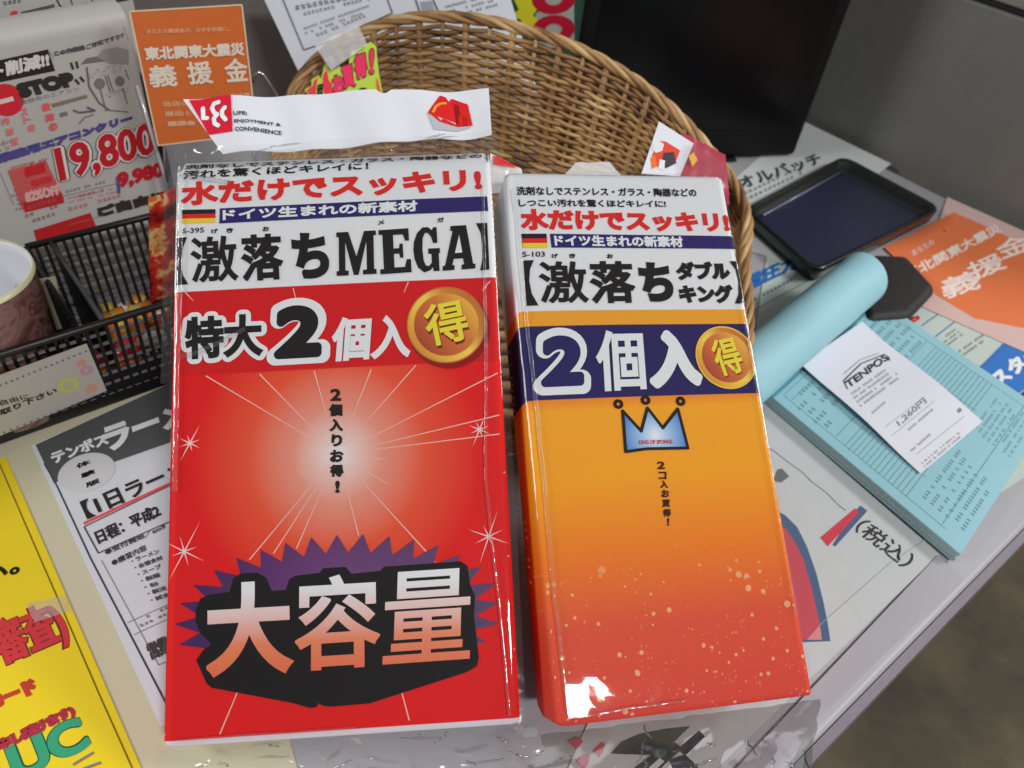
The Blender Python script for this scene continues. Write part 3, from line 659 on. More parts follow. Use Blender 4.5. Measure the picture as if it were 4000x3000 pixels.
# ---------------- headers and loose film of the packs
def film_sheet(S, quad, name, parent, amp=.004, freq=22, nu=36, nv=14, seed=0, m=None, lift=None, px=True):
    q = [S.uv(p) if px else V3(p) for p in quad]; vs = []
    for j in range(nv + 1):
        for i in range(nu + 1):
            s, t = i / nu, j / nv; p = q[0] * (1 - s) * (1 - t) + q[1] * s * (1 - t) + q[2] * s * t + q[3] * (1 - s) * t
            d = noise.noise(Vector((p[0] * freq + seed, p[1] * freq, seed * 3.1))); d2 = abs(noise.noise(Vector((p[0] * freq * 2.6 + seed, p[1] * freq * 2.6, 5 + seed))))
            h = amp * (d * .8 + (.5 - d2) * .8) + (lift(s, t) if lift else 0)
            vs.append(S.pt(p[0], p[1], h))
    return obj(name, vs, grid(nu, nv), m or crumple_film, parent, smooth=True)
zb = lambda x, y: (900 + x * .4521, y * .4521)
# red header strip: stands up from the back of the pack top
hb = RS.pt(RW / 2, RHt, -.012)
HS = Surf(RS.o - RS.n * .016, RS.ex, RS.ey)
hc = mat('header_white', (220, 222, 230), .25, coat=1., bump=.35, bscale=28)
HS.cuts = [(0, -.02 + .0035 * i_) for i_ in range(52)]
HS.warp = lambda u, v, off: (u, v, off + .0012 * math.sin(u * 95 + 1 + v * 20) + .0008 * math.sin(u * 230 + v * 60) + .0015 * noise.noise(Vector((u * 60, v * 40, 2))))
q4 = [(872, 604), (1921, 528), (1909, 343), (712, 384)]
def bil(q4, s, t): return tuple(np.array(q4[0]) * (1 - s) * (1 - t) + np.array(q4[1]) * s * (1 - t) + np.array(q4[2]) * s * t + np.array(q4[3]) * (1 - s) * t)
vs, uvs = [], []
HNU = 60
for lay in (0, -.0004):
    for j in range(9):
        for i in range(HNU + 1):
            s, t = i / HNU, j / 8; x, y = bil(q4, s, t); y += 3 * math.sin(s * 9) * t
            if t == 1 and abs(s - .655) < .012: y += 14
            u, v = HS.uv((x, y)); uvs.append((u, v)); vs.append(HS.pt(u, v, lay))
N_ = 9 * (HNU + 1); fs = grid(HNU, 8) + [tuple(reversed([x + N_ for x in f])) for f in grid(HNU, 8)]
obj('header_strip', vs, fs, hc, red, smooth=True, uvs=uvs)
hr = [(736, 388), (908, 381), (914, 521), (815, 527), (790, 480)]
poly(HS, hr, .0004, ink(208, 24, 52), red, 'printed_square', sub=6)
# rounded letters of the red logo
def fat(S, pts, wd, off, m, parent):
    pu = [S.uv(p) for p in pts]
    for a, b in zip(pts, pts[1:]): lines(S, [(a, b)], wd, off, m, parent, 'logo_stroke')
    for c_ in pu: disc(S, c_, wd / 2, off + .00001, m, parent, 'logo_stroke', 14)
z1 = lambda x, y: (x * .4521, y * .4521)
fat(HS, [z1(1752, 935), z1(1757, 1020), z1(1790, 1022)], .0019, .0006, WHITE, red)
fat(HS, [z1(1900, 900), z1(1858, 905), z1(1836, 940), z1(1858, 985), z1(1885, 1000), z1(1852, 1030), z1(1860, 1075), z1(1892, 1095)], .0019, .00065, WHITE, red)
fat(HS, [z1(1955, 950), z1(1930, 975), z1(1930, 1015), z1(1960, 1050)], .0019, .0007, WHITE, red)
for s, bx_, y0 in (('LIFE;', 158, 1018), ('ENJOYMENT &', 430, 1088), ('CONVENIENCE', 438, 1155)):
    x0 = 40 + (y0 - 1018) * .1; text(HS, s, (900 + x0 * .4521, y0 * .4521), (900 + bx_ * .4521, (y0 - 2) * .4521), (900 + (x0 - 4) * .4521, (y0 - 36) * .4521), ink(60, 60, 66), red, .0005, .00008)
poly(HS, [zb(1720, 1000), zb(1700, 980), zb(1760, 1130), zb(1960, 1120), zb(2080, 1080)], .00045, ink(176, 178, 186), red, 'printed_shadow')
poly(HS, [zb(1708, 985), zb(1810, 818), zb(1860, 830), zb(1885, 870), zb(1910, 838), zb(2050, 890), zb(2092, 1068), zb(1960, 1085), zb(1810, 1060)], .0005, ink(206, 34, 34), red, 'printed_emblem')
path(HS, [zb(1752, 985), zb(1775, 930), zb(1815, 895), zb(1868, 885)], .0011, .00056, ink(236, 150, 50), red, 'printed_arc')
for x_ in range(6): path(HS, [zb(1985 + x_ * 15, 960 + x_ * 12), zb(1978 + x_ * 15, 1075)], .0003, .00056, ink(120, 20, 24), red, 'printed_line')
poly(HS, [zb(1925, 880), zb(1975, 905), zb(1985, 1050), zb(1950, 1070)], .00056, ink(140, 18, 22), red, 'printed_shape')
# film between pack and header
lf_ = film_sheet(Surf(RS.o - RS.n * .010, RS.ex, RS.ey), [(655, 700), (1960, 640), (1935, 520), (870, 575)], 'loose_film', red, .004, 30, 44, 10, 3)
film_sheet(Surf(RS.o - RS.n * .006, RS.ex, RS.ey), [(640, 760), (730, 740), (880, 575), (690, 575)], 'loose_film', red, .005, 34, 14, 12, 9)
# film edges beside the pack
film_sheet(Surf(RS.o - RS.n * .010, RS.ex, RS.ey), [(2010, 2860), (2056, 2800), (1945, 660), (1890, 680)], 'film_edge', red, .002, 24, 6, 60, 11)
film_sheet(Surf(RS.o - RS.n * .010, RS.ex, RS.ey), [(630, 1500), (672, 1500), (690, 700), (640, 710)], 'film_edge', red, .002, 24, 6, 60, 13)
# loose film skirts at the foot of each pack, lying towards the viewer
def skirt(S, W, T, parent, seed, out, x0, x1):
    vs = []; nu, nv = 60, 16; b0_ = S.o - S.n * .003
    for j in range(nv + 1):
        for i in range(nu + 1):
            s, t = i / nu, j / nv; p = b0_ + S.ex * (x0 + (x1 - x0) * s) - S.ey * .001
            g_ = V3([p[0], p[1], .0025]) + V3([.01 * (s - .5), -out, 0]) * (1 + .25 * noise.noise(Vector((s * 5, seed, 0))))
            q_ = p * (1 - t) + g_ * t; q_[2] = p[2] * (1 - t) ** 1.6 + .0025 * (1 - (1 - t) ** 1.6)
            d = noise.noise(Vector((s * 9 + seed, t * 3, 1))) + .6 * abs(noise.noise(Vector((s * 20 + t * 5, t * 6 + seed, 2))))
            q_ = q_ + V3([.003 * noise.noise(Vector((s * 12, t * 5, seed + 4))), 0, .0055 * d * min(1, t * 3 + .1) * (1 - t * .5)]); q_[2] = max(q_[2], .0012)
            vs.append(q_)
    return obj('loose_film', vs, grid(nu, nv), crumple_film, parent, smooth=True)
def creases(f, parent, n, seed, r=.00032):
    # sharp little folds of loose film, each a thin bright ridge
    rnd = random.Random(seed); vs, fs = [], []
    for _ in range(n):
        s0, t0, a, L_ = rnd.random(), rnd.random(), rnd.uniform(0, 6.28), rnd.uniform(.05, .22); pts = []
        for k in range(9):
            d = k / 8 * L_; s_ = s0 + d * math.cos(a) * .6 + .006 * math.sin(k * 1.3 + s0 * 20); t_ = t0 + d * math.sin(a) * 1.6
            if 0 < s_ < 1 and 0 < t_ < 1: pts.append(f(s_, t_) + V3([0, 0, .0003]))
        if len(pts) > 2: tube_data(pts, lambda q: r * (.25 + math.sin(math.pi * q)), 5, False, vs, fs)
    return tag(obj('film_creases', vs, fs, pleat_film, parent, smooth=True), kind='stuff')
def skirt_creases(o, parent, nu, nv, n, seed):
    V_ = np.array([tuple(v.co) for v in o.data.vertices]).reshape(nv + 1, nu + 1, 3) + parent_world(parent)
    def f(s_, t_):
        x, y = s_ * nu, t_ * nv; i, j = min(int(x), nu - 1), min(int(y), nv - 1); x -= i; y -= j
        return V_[j, i] * (1 - x) * (1 - y) + V_[j, i + 1] * x * (1 - y) + V_[j + 1, i] * (1 - x) * y + V_[j + 1, i + 1] * x * y
    return creases(f, parent, n, seed)
sk1_ = skirt(RS, RW, RT, red, 2., .016, .0, RW + .006)
sk2_ = skirt(YS, YW, YT, yel, 7., .020, -.004, YW + .004)
skirt_creases(sk1_, red, 60, 16, 26, 3); skirt_creases(sk2_, yel, 60, 16, 34, 8)
skirt_creases(lf_, red, 44, 10, 16, 5)
# orange pack: folded header tag and film hump on top
TS_ = Surf(YS.pt(.07, YHt, -.02), YS.ex, YS.ey)
sheet(TS_, [(2505, 680), (2655, 690), (2708, 562), (2573, 476)], 'header_strip', hc, yel, .0004)
poly(TS_, [(2572, 552), (2600, 556), (2655, 590), (2636, 640), (2560, 655), (2545, 610)], .0006, ink(214, 74, 56), yel, 'printed_emblem')
poly(TS_, [(2548, 560), (2572, 552), (2592, 566), (2585, 592), (2560, 600), (2546, 585)], .00065, ink(214, 216, 216), yel, 'printed_shape'); poly(TS_, [(2590, 600), (2630, 596), (2640, 640), (2600, 660), (2580, 640)], .00065, ink(70, 64, 66), yel, 'printed_shape')
poly(TS_, [(2540, 620), (2556, 606), (2566, 650), (2545, 664)], .0007, ink(238, 110, 40), yel, 'printed_shape'); poly(TS_, [(2575, 625), (2596, 630), (2592, 668), (2570, 664)], .0007, ink(220, 220, 224), yel, 'printed_shape')
film_sheet(TS_, [(2640, 700), (2850, 705), (2800, 620), (2690, 560)], 'loose_film', yel, .003, 30, 14, 10, 4)
film_sheet(TS_, [(1900, 720), (2050, 690), (2010, 650), (1925, 630)], 'loose_film', yel, .003, 40, 10, 8, 6)
film_sheet(TS_, [(2200, 690), (2430, 690), (2380, 634), (2250, 632)], 'loose_film', yel, .002, 40, 14, 8, 8, m=film_material('milky_film', .55, .12, .5, 60, refl=1.0))
#@@BASKET
# ------------------------------------------------------------------ wicker basket
kk_ = H / .33
rim_px = [(1120, 470, .088), (1132, 400, .095), (1155, 330, .105), (1290, 190, .125), (1560, 78, .148), (1900, 82, .158), (2290, 205, .155), (2600, 405, .13), (2800, 625, .105), (2882, 745, .095), (2922, 880, .085), (2905, 1030, .078)]
ctl = [tab((x, y), z * kk_) for x, y, z in rim_px]
ctl += [V3([.113, .30, .062]), V3([.06, .262, .052]), V3([0, .25, .050]), V3([-.06, .262, .052]), V3([-.115, .30, .058]), V3([-.148, .36, .068])]
def catmull(P, n):
    out = []; m_ = len(P)
    for i in range(m_):
        p0, p1, p2, p3 = P[i - 1], P[i], P[(i + 1) % m_], P[(i + 2) % m_]
        for k in range(n):
            t = k / n; out.append(.5 * ((2 * p1) + (-p0 + p2) * t + (2 * p0 - 5 * p1 + 4 * p2 - p3) * t * t + (-p0 + 3 * p1 - 3 * p2 + p3) * t ** 3))
    return out
dense = catmull(ctl, 24)
for _ in range(60): dense = [(dense[i - 1] + dense[i] * 2 + dense[(i + 1) % len(dense)]) / 4 for i in range(len(dense))]
arc = [0.]
for i in range(len(dense)): arc.append(arc[-1] + np.linalg.norm(dense[(i + 1) % len(dense)] - dense[i]))
PER = arc[-1]
def rim_at(s):
    s = (s % 1.0) * PER; i = int(np.searchsorted(arc, s, side='right') - 1); i = min(i, len(dense) - 1); t = (s - arc[i]) / (arc[i + 1] - arc[i]); return dense[i] * (1 - t) + dense[(i + 1) % len(dense)] * t
cen = sum(dense) / len(dense)
def wall(s, t, rad=0.):
    """point on the basket wall: s round, t 0 at the base, 1 at the rim"""
    r = rim_at(s); d = V3([r[0] - cen[0], r[1] - cen[1], 0]); u_ = unit(d)
    f = .80 + .20 * t ** .8
    return V3([cen[0], cen[1], .004]) + d * f + V3([0, 0, (r[2] - .004) * t]) + u_ * rad
basket = thing('wicker_basket', 'tan wicker basket with a high curved back standing behind the two sponge packs', 'basket', (cen[0], cen[1], .001))
kw = NT('wicker'); tcw = kw.n('ShaderNodeTexCoord'); nw = kw.n('ShaderNodeTexNoise'); nw.inputs['Scale'].default_value = 42; nw.inputs['Detail'].default_value = 5; kw.l(tcw.outputs['Object'], nw.inputs['Vector'])
oi = kw.n('ShaderNodeObjectInfo'); fac = kw.math('MULTIPLY_ADD', oi.outputs['Random'], .55, kw.math('MULTIPLY_ADD', nw.outputs[0], 1.1, -.25))
kw.l(kw.ramp(fac, [(.1, (84, 56, 32)), (.3, (136, 98, 60)), (.6, (164, 126, 80)), (.85, (188, 152, 102)), (1, (210, 180, 132))]), kw.b.inputs['Base Color']); kw.b.inputs['Roughness'].default_value = .5
WK = kw.m
NS = 60; ROWS = 54
for r in range(ROWS):
    t = .03 + .93 * r / (ROWS - 1); pts = []
    n = NS * 4; ph = r % 2
    for k in range(n):
        a = k / 4.0; amp = .0017 * math.cos(math.pi * (a + ph)); jit = .0007 * noise.noise(Vector((k * .11, r * 3.3, 0)))
        pts.append(wall(k / n, t + jit * 4 + .004 * noise.noise(Vector((k * .05, r * 1.7, 4))), amp))
    tube('strand', pts, 0.00124 + .0002 * random.random(), WK, basket, 6, True)
for k in range(NS):
    wk_ = .0024 if k % 2 == 0 else .0015
    tube('stake', [wall(k / NS, t, 0) for t in np.linspace(0, .985, 9)], wk_, WK, basket, 6)
for b_ in range(4):
    pts = []; n = 420
    for k in range(n):
        s = k / n; a = 2 * math.pi * (s * 17 + b_ / 4.); r_ = wall(s, 1.0); o_ = unit(V3([r_[0] - cen[0], r_[1] - cen[1], 0]))
        pts.append(r_ + o_ * .0019 * math.cos(a) + V3([0, 0, 1]) * (.0019 * math.sin(a) + .0005))
    tube('rim_braid', pts, .0018, WK, basket, 6, True)
for k in range(9):
    f = .1 + .09 * k; tube('base_strand', [V3([cen[0], cen[1], .006]) + (wall(i / 60, 0) - V3([cen[0], cen[1], .004])) * f + V3([0, 0, .001 * (i % 2)]) for i in range(60)], .0034, WK, basket, 5, True)
vs = [V3([cen[0], cen[1], .0035])] + [wall(i / 60, 0) - V3([0, 0, .001]) for i in range(60)]
obj('base', vs, [(0, 1 + i, 1 + (i + 1) % 60) for i in range(60)], WK, basket)
# fluorescent price card taped to the basket rim
PC0 = hit((1350, 260), wall(.0, 1.0), V3([0, 0, 1.]))
pd = unit(CAM - rim_at(0.16)); 
def near_rim(px_):
    best = min(range(0, 400), key=lambda i: np.linalg.norm(np.cross(unit(rim_at(i / 400.) - CAM), unit(ray(px_))))); return rim_at(best / 400.)
pr = near_rim((1330, 165)); nn_ = unit(V3([.25, -1, .45])); PCS = Surf(pr - V3([0, .012, 0]), np.cross(V3([0, 0, 1.]), nn_), (0, 0, 1)); PCS.n = np.cross(PCS.ex, PCS.ey)
ey_ = unit(np.cross(nn_, PCS.ex)); PCS = Surf(pr + nn_ * .012, PCS.ex, ey_)
card = thing('price_card', 'jagged fluorescent yellow card with pink lettering taped inside the basket rim', 'price card', PCS.o)
zc = lambda x, y: (900 + x * .4521, y * .4521)
cp = [(640, 775), (700, 740), (700, 690), (760, 650), (780, 680), (820, 540), (860, 615), (935, 580), (1020, 560), (1040, 440), (1130, 410), (1210, 360), (1260, 400), (1270, 520), (1285, 640), (1320, 830), (1400, 1000), (760, 1000), (690, 840)]
lime = mat('fluorescent_card', (196, 226, 60), .5)
vsu = [PCS.uv(zc(*p)) for p in cp]; vs = [PCS.pt(u, v, 0) for u, v in vsu] + [PCS.pt(u, v, -.0005) for u, v in vsu]; n = len(cp)
o = obj('card_sheet', vs, [tuple(range(n)), tuple(range(2 * n - 1, n - 1, -1))] + [(i, n + i, n + (i + 1) % n, (i + 1) % n) for i in range(n)], lime, card)
bmx = bmesh.new(); bmx.from_mesh(o.data); bmesh.ops.triangulate(bmx, faces=bmx.faces); bmx.to_mesh(o.data); bmx.free()
poly(PCS, [zc(*p) for p in ((660, 780), (715, 735), (720, 700), (760, 665), (745, 740), (735, 840), (700, 850))], .0004, ink(240, 70, 90), card, 'printed_flame')
poly(PCS, [zc(*p) for p in ((800, 650), (835, 600), (850, 690), (880, 730), (885, 790), (900, 900), (840, 900), (800, 760))], .0004, ink(244, 64, 84), card, 'printed_flame')
poly(PCS, [zc(*p) for p in ((1262, 670), (1275, 690), (1300, 800), (1330, 860), (1290, 860), (1262, 740))], .0004, ink(250, 90, 60), card, 'printed_flame')
disc(PCS, PCS.uv(zc(1150, 815)), .004, .0004, ink(30, 20, 20), card, 'printed_disc')
for s, BL, BR, TL in (('お', (895, 815), (985, 790), (880, 665)), ('買', (985, 770), (1080, 740), (955, 580)), ('得', (1085, 695), (1185, 650), (1065, 490)), ('!', (1200, 645), (1235, 635), (1205, 430))):
    text(PCS, s, zc(BL[0] - 8, BL[1] + 10), zc(BR[0] + 8, BR[1] + 10), zc(TL[0] - 8, TL[1] - 10), ink(60, 16, 30), card, .0004, .0009); text(PCS, s, zc(*BL), zc(*BR), zc(*TL), ink(250, 60, 110), card, .0005, .0007)
text(PCS, '超', zc(745, 830), zc(800, 815), zc(750, 730), ink(30, 30, 20), card, .0005, .0002)
tpm = film_material('cloudy_tape', .55, .2, .4, 50, refl=.8)
tp = film_sheet(Surf(PCS.o + PCS.n * .004, PCS.ex, PCS.ey), [(1293, 276), (1435, 175), (1398, 96), (1230, 178)], 'adhesive_tape', None, .002, 40, 14, 10, 5, m=tpm)
tag(tp, 'cloudy clear tape folded over the basket rim above the bargain card', 'tape')
# red pouch lying in the basket behind the orange pack
pou = thing('snack_pouch', 'dark pink shiny pouch poking out between the orange pack and the basket rim', 'pouch', V3([.085, .36, .05]))
PS_ = Surf(V3([.085, .385, .09]), YS.ex, YS.ey)
pm = mat('pouch_pink', (176, 62, 80), .25, bump=.6, bscale=40, var=.25, coat=.5)
film_sheet(PS_, [(2640, 760), (2850, 760), (2830, 610), (2665, 520)], 'pouch_front', pou, .004, 26, 18, 14, 15, m=pm)
film_sheet(Surf(PS_.o - PS_.n * .012, PS_.ex, PS_.ey), [(2630, 800), (2850, 800), (2835, 640), (2670, 560)], 'pouch_back', pou, .002, 26, 12, 12, 16, m=pm)
poly(Surf(PS_.o + PS_.n * .005, PS_.ex, PS_.ey), [(2690, 610), (2710, 595), (2725, 625), (2705, 650)], 0, ink(224, 170, 60), pou, 'printed_shape')
pou2 = thing('snack_pouch', 'white wrapper with a red corner showing between the two sponge packs', 'pouch', V3([-.02, .34, .10]))
PS2 = Surf(YS.pt(.0, YHt + .004, -.03), YS.ex, YS.ey)
film_sheet(PS2, [(1900, 760), (2060, 760), (2035, 665), (1915, 600)], 'pouch_front', pou2, .002, 30, 10, 10, 25, m=mat('pouch_white', (224, 222, 224), .3, coat=.5))
poly(Surf(PS2.o + PS2.n * .0025, PS2.ex, PS2.ey), [(1925, 608), (1945, 612), (2025, 655), (1990, 650), (1930, 640)], 0, ink(222, 40, 40), pou2, 'printed_shape')
#@@PAPERS
# ------------------------------------------------------------------ papers lying on the counter
def flat(z, pts, name, m, label, cat, group=None, nseg=8):
    S = table_surf(z); t = thing(name, label, cat, tab(pts[0], z), group); S.parent = t
    sheet(S, pts, 'paper_sheet', m, t, .0002, nseg=nseg); return S, t
G_ = 'papers lying on the counter'
cream, cream_t = flat(.0003, [(-150, 3500), (1300, 3500), (700, 1350), (-900, 1700)], 'cream_sheet', paper('cream_paper', (206, 200, 172), .4), 'cream backing sheet showing between the yellow flyer and the white ramen flyer', 'paper', G_)
YF, yf = flat(.0009, [(-400, 3600), (760, 3480), (24, 1786), (-900, 2100)], 'yellow_flyer', paper('yellow_paper', (236, 210, 34), .45), 'bright yellow flyer with pink and green lettering at the bottom left', 'flyer', G_)
r6 = lambda x, y: (x * .844, 1600 + y * .844)
path(YF, [r6(-5, 245), r6(130, 560), r6(300, 950), r6(460, 1320), r6(612, 1659), r6(640, 1730)], .0005, .0004, ink(120, 104, 30), yf)
PK = ink(206, 62, 66)
text(YF, 'い。', r6(-60, 830), r6(98, 752), r6(-88, 762), ink(40, 36, 20), yf, .0004, .0004)
text(YF, '審査)', r6(20, 1232), r6(352, 1088), r6(-72, 1000), ink(120, 50, 50), yf, .0003, .0011)
text(YF, '審査)', r6(22, 1226), r6(348, 1084), r6(-68, 1000), PK, yf, .0004, .0006)
text(YF, 'カード', r6(-45, 1400), r6(186, 1308), r6(-78, 1332), ink(190, 66, 50), yf, .0004, .0007)
text(YF, '申し受けます)', r6(5, 1596), r6(362, 1420), r6(-22, 1536), ink(170, 52, 70), yf, .0004, .0006)
text(YF, 'UC', r6(75, 1730), r6(432, 1560), r6(15, 1570), ink(26, 90, 70), yf, .0003, .0012); text(YF, 'UC', r6(77, 1727), r6(430, 1562), r6(19, 1570), ink(60, 160, 120), yf, .0004, .0008)
lines(YF, [(r6(340, 1645), r6(435, 1588)), (r6(385, 1665), r6(468, 1635))], .0010, .0004, ink(60, 150, 150), yf)
lines(YF, [(r6(342, 1649), r6(437, 1592)), (r6(387, 1669), r6(470, 1639))], .0004, .0005, ink(210, 60, 60), yf)
tp2 = film_sheet(table_surf(.0016), [r6(120, 900), r6(300, 860), r6(330, 930), r6(160, 985)], 'adhesive_tape', None, .0002, 40, 8, 4, 5, m=film_material('flat_tape', .22, .15, .3, 50)); tag(tp2, 'strip of clear tape across the edge of the yellow flyer', 'tape')
RF, rf = flat(.0014, [(628, 2840), (1500, 2520), (900, 1400), (122, 1742)], 'ramen_flyer', paper('white_flyer_paper', (214, 218, 226), .4), 'white flyer with a dark grey title band, left of the red pack', 'flyer', G_)
poly(RF, [r6(250, 342), r6(1000, 80), r6(900, -170), r6(165, 165)], .00035, ink(84, 88, 88), rf, 'title_band')
path(RF, [r6(205, 250), r6(262, 350), r6(420, 690), r6(740, 1305), r6(800, 1420)], .0007, .0004, ink(64, 68, 84), rf)
text(RF, 'テンボス', r6(250, 256), r6(508, 160), r6(228, 205), WHITE, rf, .0005, .0004)
text(RF, 'ラーメン', r6(492, 205), r6(1010, 10), r6(470, 90), WHITE, rf, .0005, .0010)
c_ = RF.uv(r6(402, 292)); disc(RF, c_, .0125, .00045, ink(206, 208, 212), rf, 'printed_disc')
for s, x, y in (('体', 388, 258), ('験', 410, 302), ('版', 432, 345)): text(RF, s, r6(x - 30, y + 22), r6(x + 34, y - 4), r6(x - 38, y), BLACK, rf, .0006, .0002)
lines(RF, [(r6(388, 530), r6(1000, 245))], .0016, .0004, ink(232, 84, 84), rf, 'printed_underline')
text(RF, '【1日ラーメン】', r6(405, 512), r6(1000, 248), r6(368, 430), ink(50, 44, 44), rf, .0005, .0004)
path(RF, [r6(1000, 250), r6(390, 545), r6(456, 667), r6(1060, 400)], .0006, .0005, ink(70, 70, 80), rf)
text(RF, '日程：平成2', r6(458, 628), r6(752, 494), r6(432, 568), ink(50, 50, 54), rf, .0005, .0003)
text(RF, '●受付開始／am9', r6(492, 678), r6(770, 552), r6(482, 655), ink(60, 60, 66), rf, .0005, .0001)
text(RF, '●講習内容', r6(524, 728), r6(684, 652), r6(512, 702), ink(60, 60, 66), rf, .0005, .0001)
for j, s in enumerate(('・ラーメン', '・各種食材', '・スープ', '・製麺', '・粉', '・製法', '・試食')):
    x, y = 612 + j * 15, 716 + j * 30; text(RF, s, r6(x, y), r6(x + 24 + 21 * len(s), y - 10 * len(s)), r6(x - 8, y - 20), ink(80, 80, 90), rf, .0005, .0001)
scribble(RF, r6(655, 1015), r6(900, 900), r6(630, 970), 2, ink(90, 90, 96), rf, .0005)
lines(RF, [(r6(590, 990), r6(900, 850)), (r6(620, 1045), r6(900, 915)), (r6(470, 700), r6(735, 1185)), (r6(735, 1185), r6(900, 1110))], .0003, .0005, ink(120, 120, 130), rf)
text(RF, '営業', r6(700, 1165), r6(800, 1120), r6(672, 1090), ink(70, 70, 74), rf, .0005, .0004)
# wide white price sheet under the packs and the pad
r8 = lambda x, y: (2800 + x * .7838, 1700 + y * .7838)
WS, ws = flat(.0006, [(2090, 3300), (2560, 3235), (3668, 2166), (2880, 1480)], 'price_sheet', paper('white_sheet', (198, 202, 204), .4, .5), 'large white sheet with red and blue arc under the orange pack', 'paper', G_)
blu = ink(84, 104, 136); rd = ink(196, 84, 96)
poly(WS, [r8(*p) for p in ((200, 330), (340, 400), (400, 460), (450, 560), (495, 690), (530, 830), (552, 940), (565, 1028), (250, 1040))], .0003, blu, ws, 'printed_arc')
poly(WS, [r8(*p) for p in ((200, 400), (345, 470), (390, 540), (430, 620), (470, 760), (498, 880), (512, 945), (445, 1020), (250, 1030))], .0004, rd, ws, 'printed_arc')
poly(WS, [r8(*p) for p in ((445, 1022), (512, 948), (522, 1022))], .00045, ink(216, 140, 140), ws, 'printed_shape')
poly(WS, [r8(*p) for p in ((575, 548), (590, 556), (750, 378), (716, 352), (680, 385))], .0003, blu, ws, 'printed_bar'); poly(WS, [r8(*p) for p in ((515, 512), (552, 556), (705, 388), (688, 366))], .0004, ink(208, 70, 84), ws, 'printed_bar')
path(WS, [r8(*p) for p in ((150, 0), (290, 85), (340, 125), (420, 182), (470, 232), (550, 292), (600, 345), (642, 378))], .0005, .0003, ink(90, 96, 96), ws)
poly(WS, [r8(*p) for p in ((300, 172), (325, 168), (360, 208), (318, 238), (280, 230))], .0003, ink(110, 114, 114), ws, 'printed_block')
path(WS, [r8(*p) for p in ((1100, 480), (860, 640), (560, 905), (470, 985))], .0003, .0003, ink(160, 160, 160), ws)
text(WS, '（税込）', r8(672, 470), r8(930, 672), r8(742, 412), ink(62, 62, 62), ws, .0003, .0002)
rb = lambda x, y: (1900 + x * .4973, 2600 + y * .4973)
dk = ink(36, 38, 44)
for pts in (((970, 695), (1060, 600), (1200, 540), (1400, 500), (1600, 480), (1470, 605), (1400, 660), (1290, 706)), ((1300, 700), (1480, 605), (1540, 655), (1420, 760), (1330, 850), (1100, 850), (1180, 790)), ((1500, 660), (1670, 512), (1716, 560), (1560, 712)), ((1430, 740), (1560, 700), (1660, 800), (1700, 850), (1480, 850))): poly(WS, [rb(*p) for p in pts], .0003 + .00002 * len(pts), dk, ws, 'printed_stroke')
poly(WS, [rb(*p) for p in ((1280, 800), (1360, 728), (1395, 758), (1300, 850), (1240, 850))], .0006, ink(206, 210, 212), ws, 'printed_slit')
for pts in (((700, 750), (760, 704), (812, 695), (800, 770), (760, 830)), ((832, 672), (860, 640), (905, 600), (930, 620), (918, 665), (880, 726)), ((640, 600), (720, 560), (760, 600), (700, 660))): poly(WS, [rb(*p) for p in pts], .0004, ink(196, 50, 74), ws, 'printed_petal')
gs, gst = flat(.0011, [(2640, 3250), (2790, 3200), (3760, 2260), (3662, 2170)], 'clear_edge_strip', mat('grey_strip', (176, 174, 182), .3, bump=.2, bscale=60), 'grey border strip along the counter edge beside the white sheet', 'strip', None)
# pale blue-lettered advertisement and the handwritten sheet further back
r4 = lambda x, y: (2700 + x * .6027, 300 + y * .6027)
r7 = lambda x, y: (2800 + x * .6027, 1100 + y * .6027)
AD, ad = flat(.0005, [(2900, 1620), (3900, 1930), (4450, 1580), (3020, 830)], 'advert_sheet', paper('pale_paper', (196, 208, 200), .4), 'pale advert sheet with blue lettering, partly under the blue pad', 'paper', G_)
text(AD, '電圧力', r4(350, 1400), r4(690, 1240), r4(345, 1300), ink(44, 112, 190), ad, .0004, .0008)
scribble(AD, r4(380, 1480), r4(740, 1290), r4(375, 1440), 1, ink(70, 110, 150), ad, .0004)
lines(AD, [(r4(380, 1530), r4(800, 1300))], .0006, .0004, ink(90, 110, 160), ad)
lines(AD, [(r7(1325, 290), r7(1485, 175)), (r7(1415, 360), r7(1570, 240)), (r7(1700, 560), r7(1890, 400))], .0008, .0004, ink(60, 110, 170), ad)
scribble(AD, r7(1480, 440), r7(1600, 350), r7(1440, 370), 3, ink(120, 130, 130), ad, .0004); scribble(AD, r7(1590, 500), r7(1760, 380), r7(1560, 440), 2, ink(110, 120, 120), ad, .0004)
poly(AD, [r7(*p) for p in ((1905, 760), (2200, 560), (2040, 330), (1850, 405), (1690, 570))], .0004, ink(60, 120, 196), ad, 'printed_box')
text(AD, 'スター', r7(1830, 700), r7(2120, 470), r7(1745, 620), WHITE, ad, .0005, .0008)
poly(AD, [r7(*p) for p in ((1905, 770), (1960, 800), (2200, 620), (2200, 570))], .00045, ink(60, 60, 150), ad, 'printed_box')
HW, hw_ = flat(.0007, [(2640, 900), (3030, 1010), (3480, 640), (3130, 470)], 'handwritten_sheet', paper('white_notice', (206, 212, 212), .4), 'white sheet with bold black handwriting between the monitor and the dark tray', 'paper', G_)
text(HW, 'オルバッチ', r4(330, 735), r4(865, 560), r4(280, 660), ink(60, 66, 66), hw_, .0004, .0007)
scribble(HW, r4(350, 820), r4(760, 620), r4(340, 740), 2, ink(66, 70, 70), hw_, .0004)
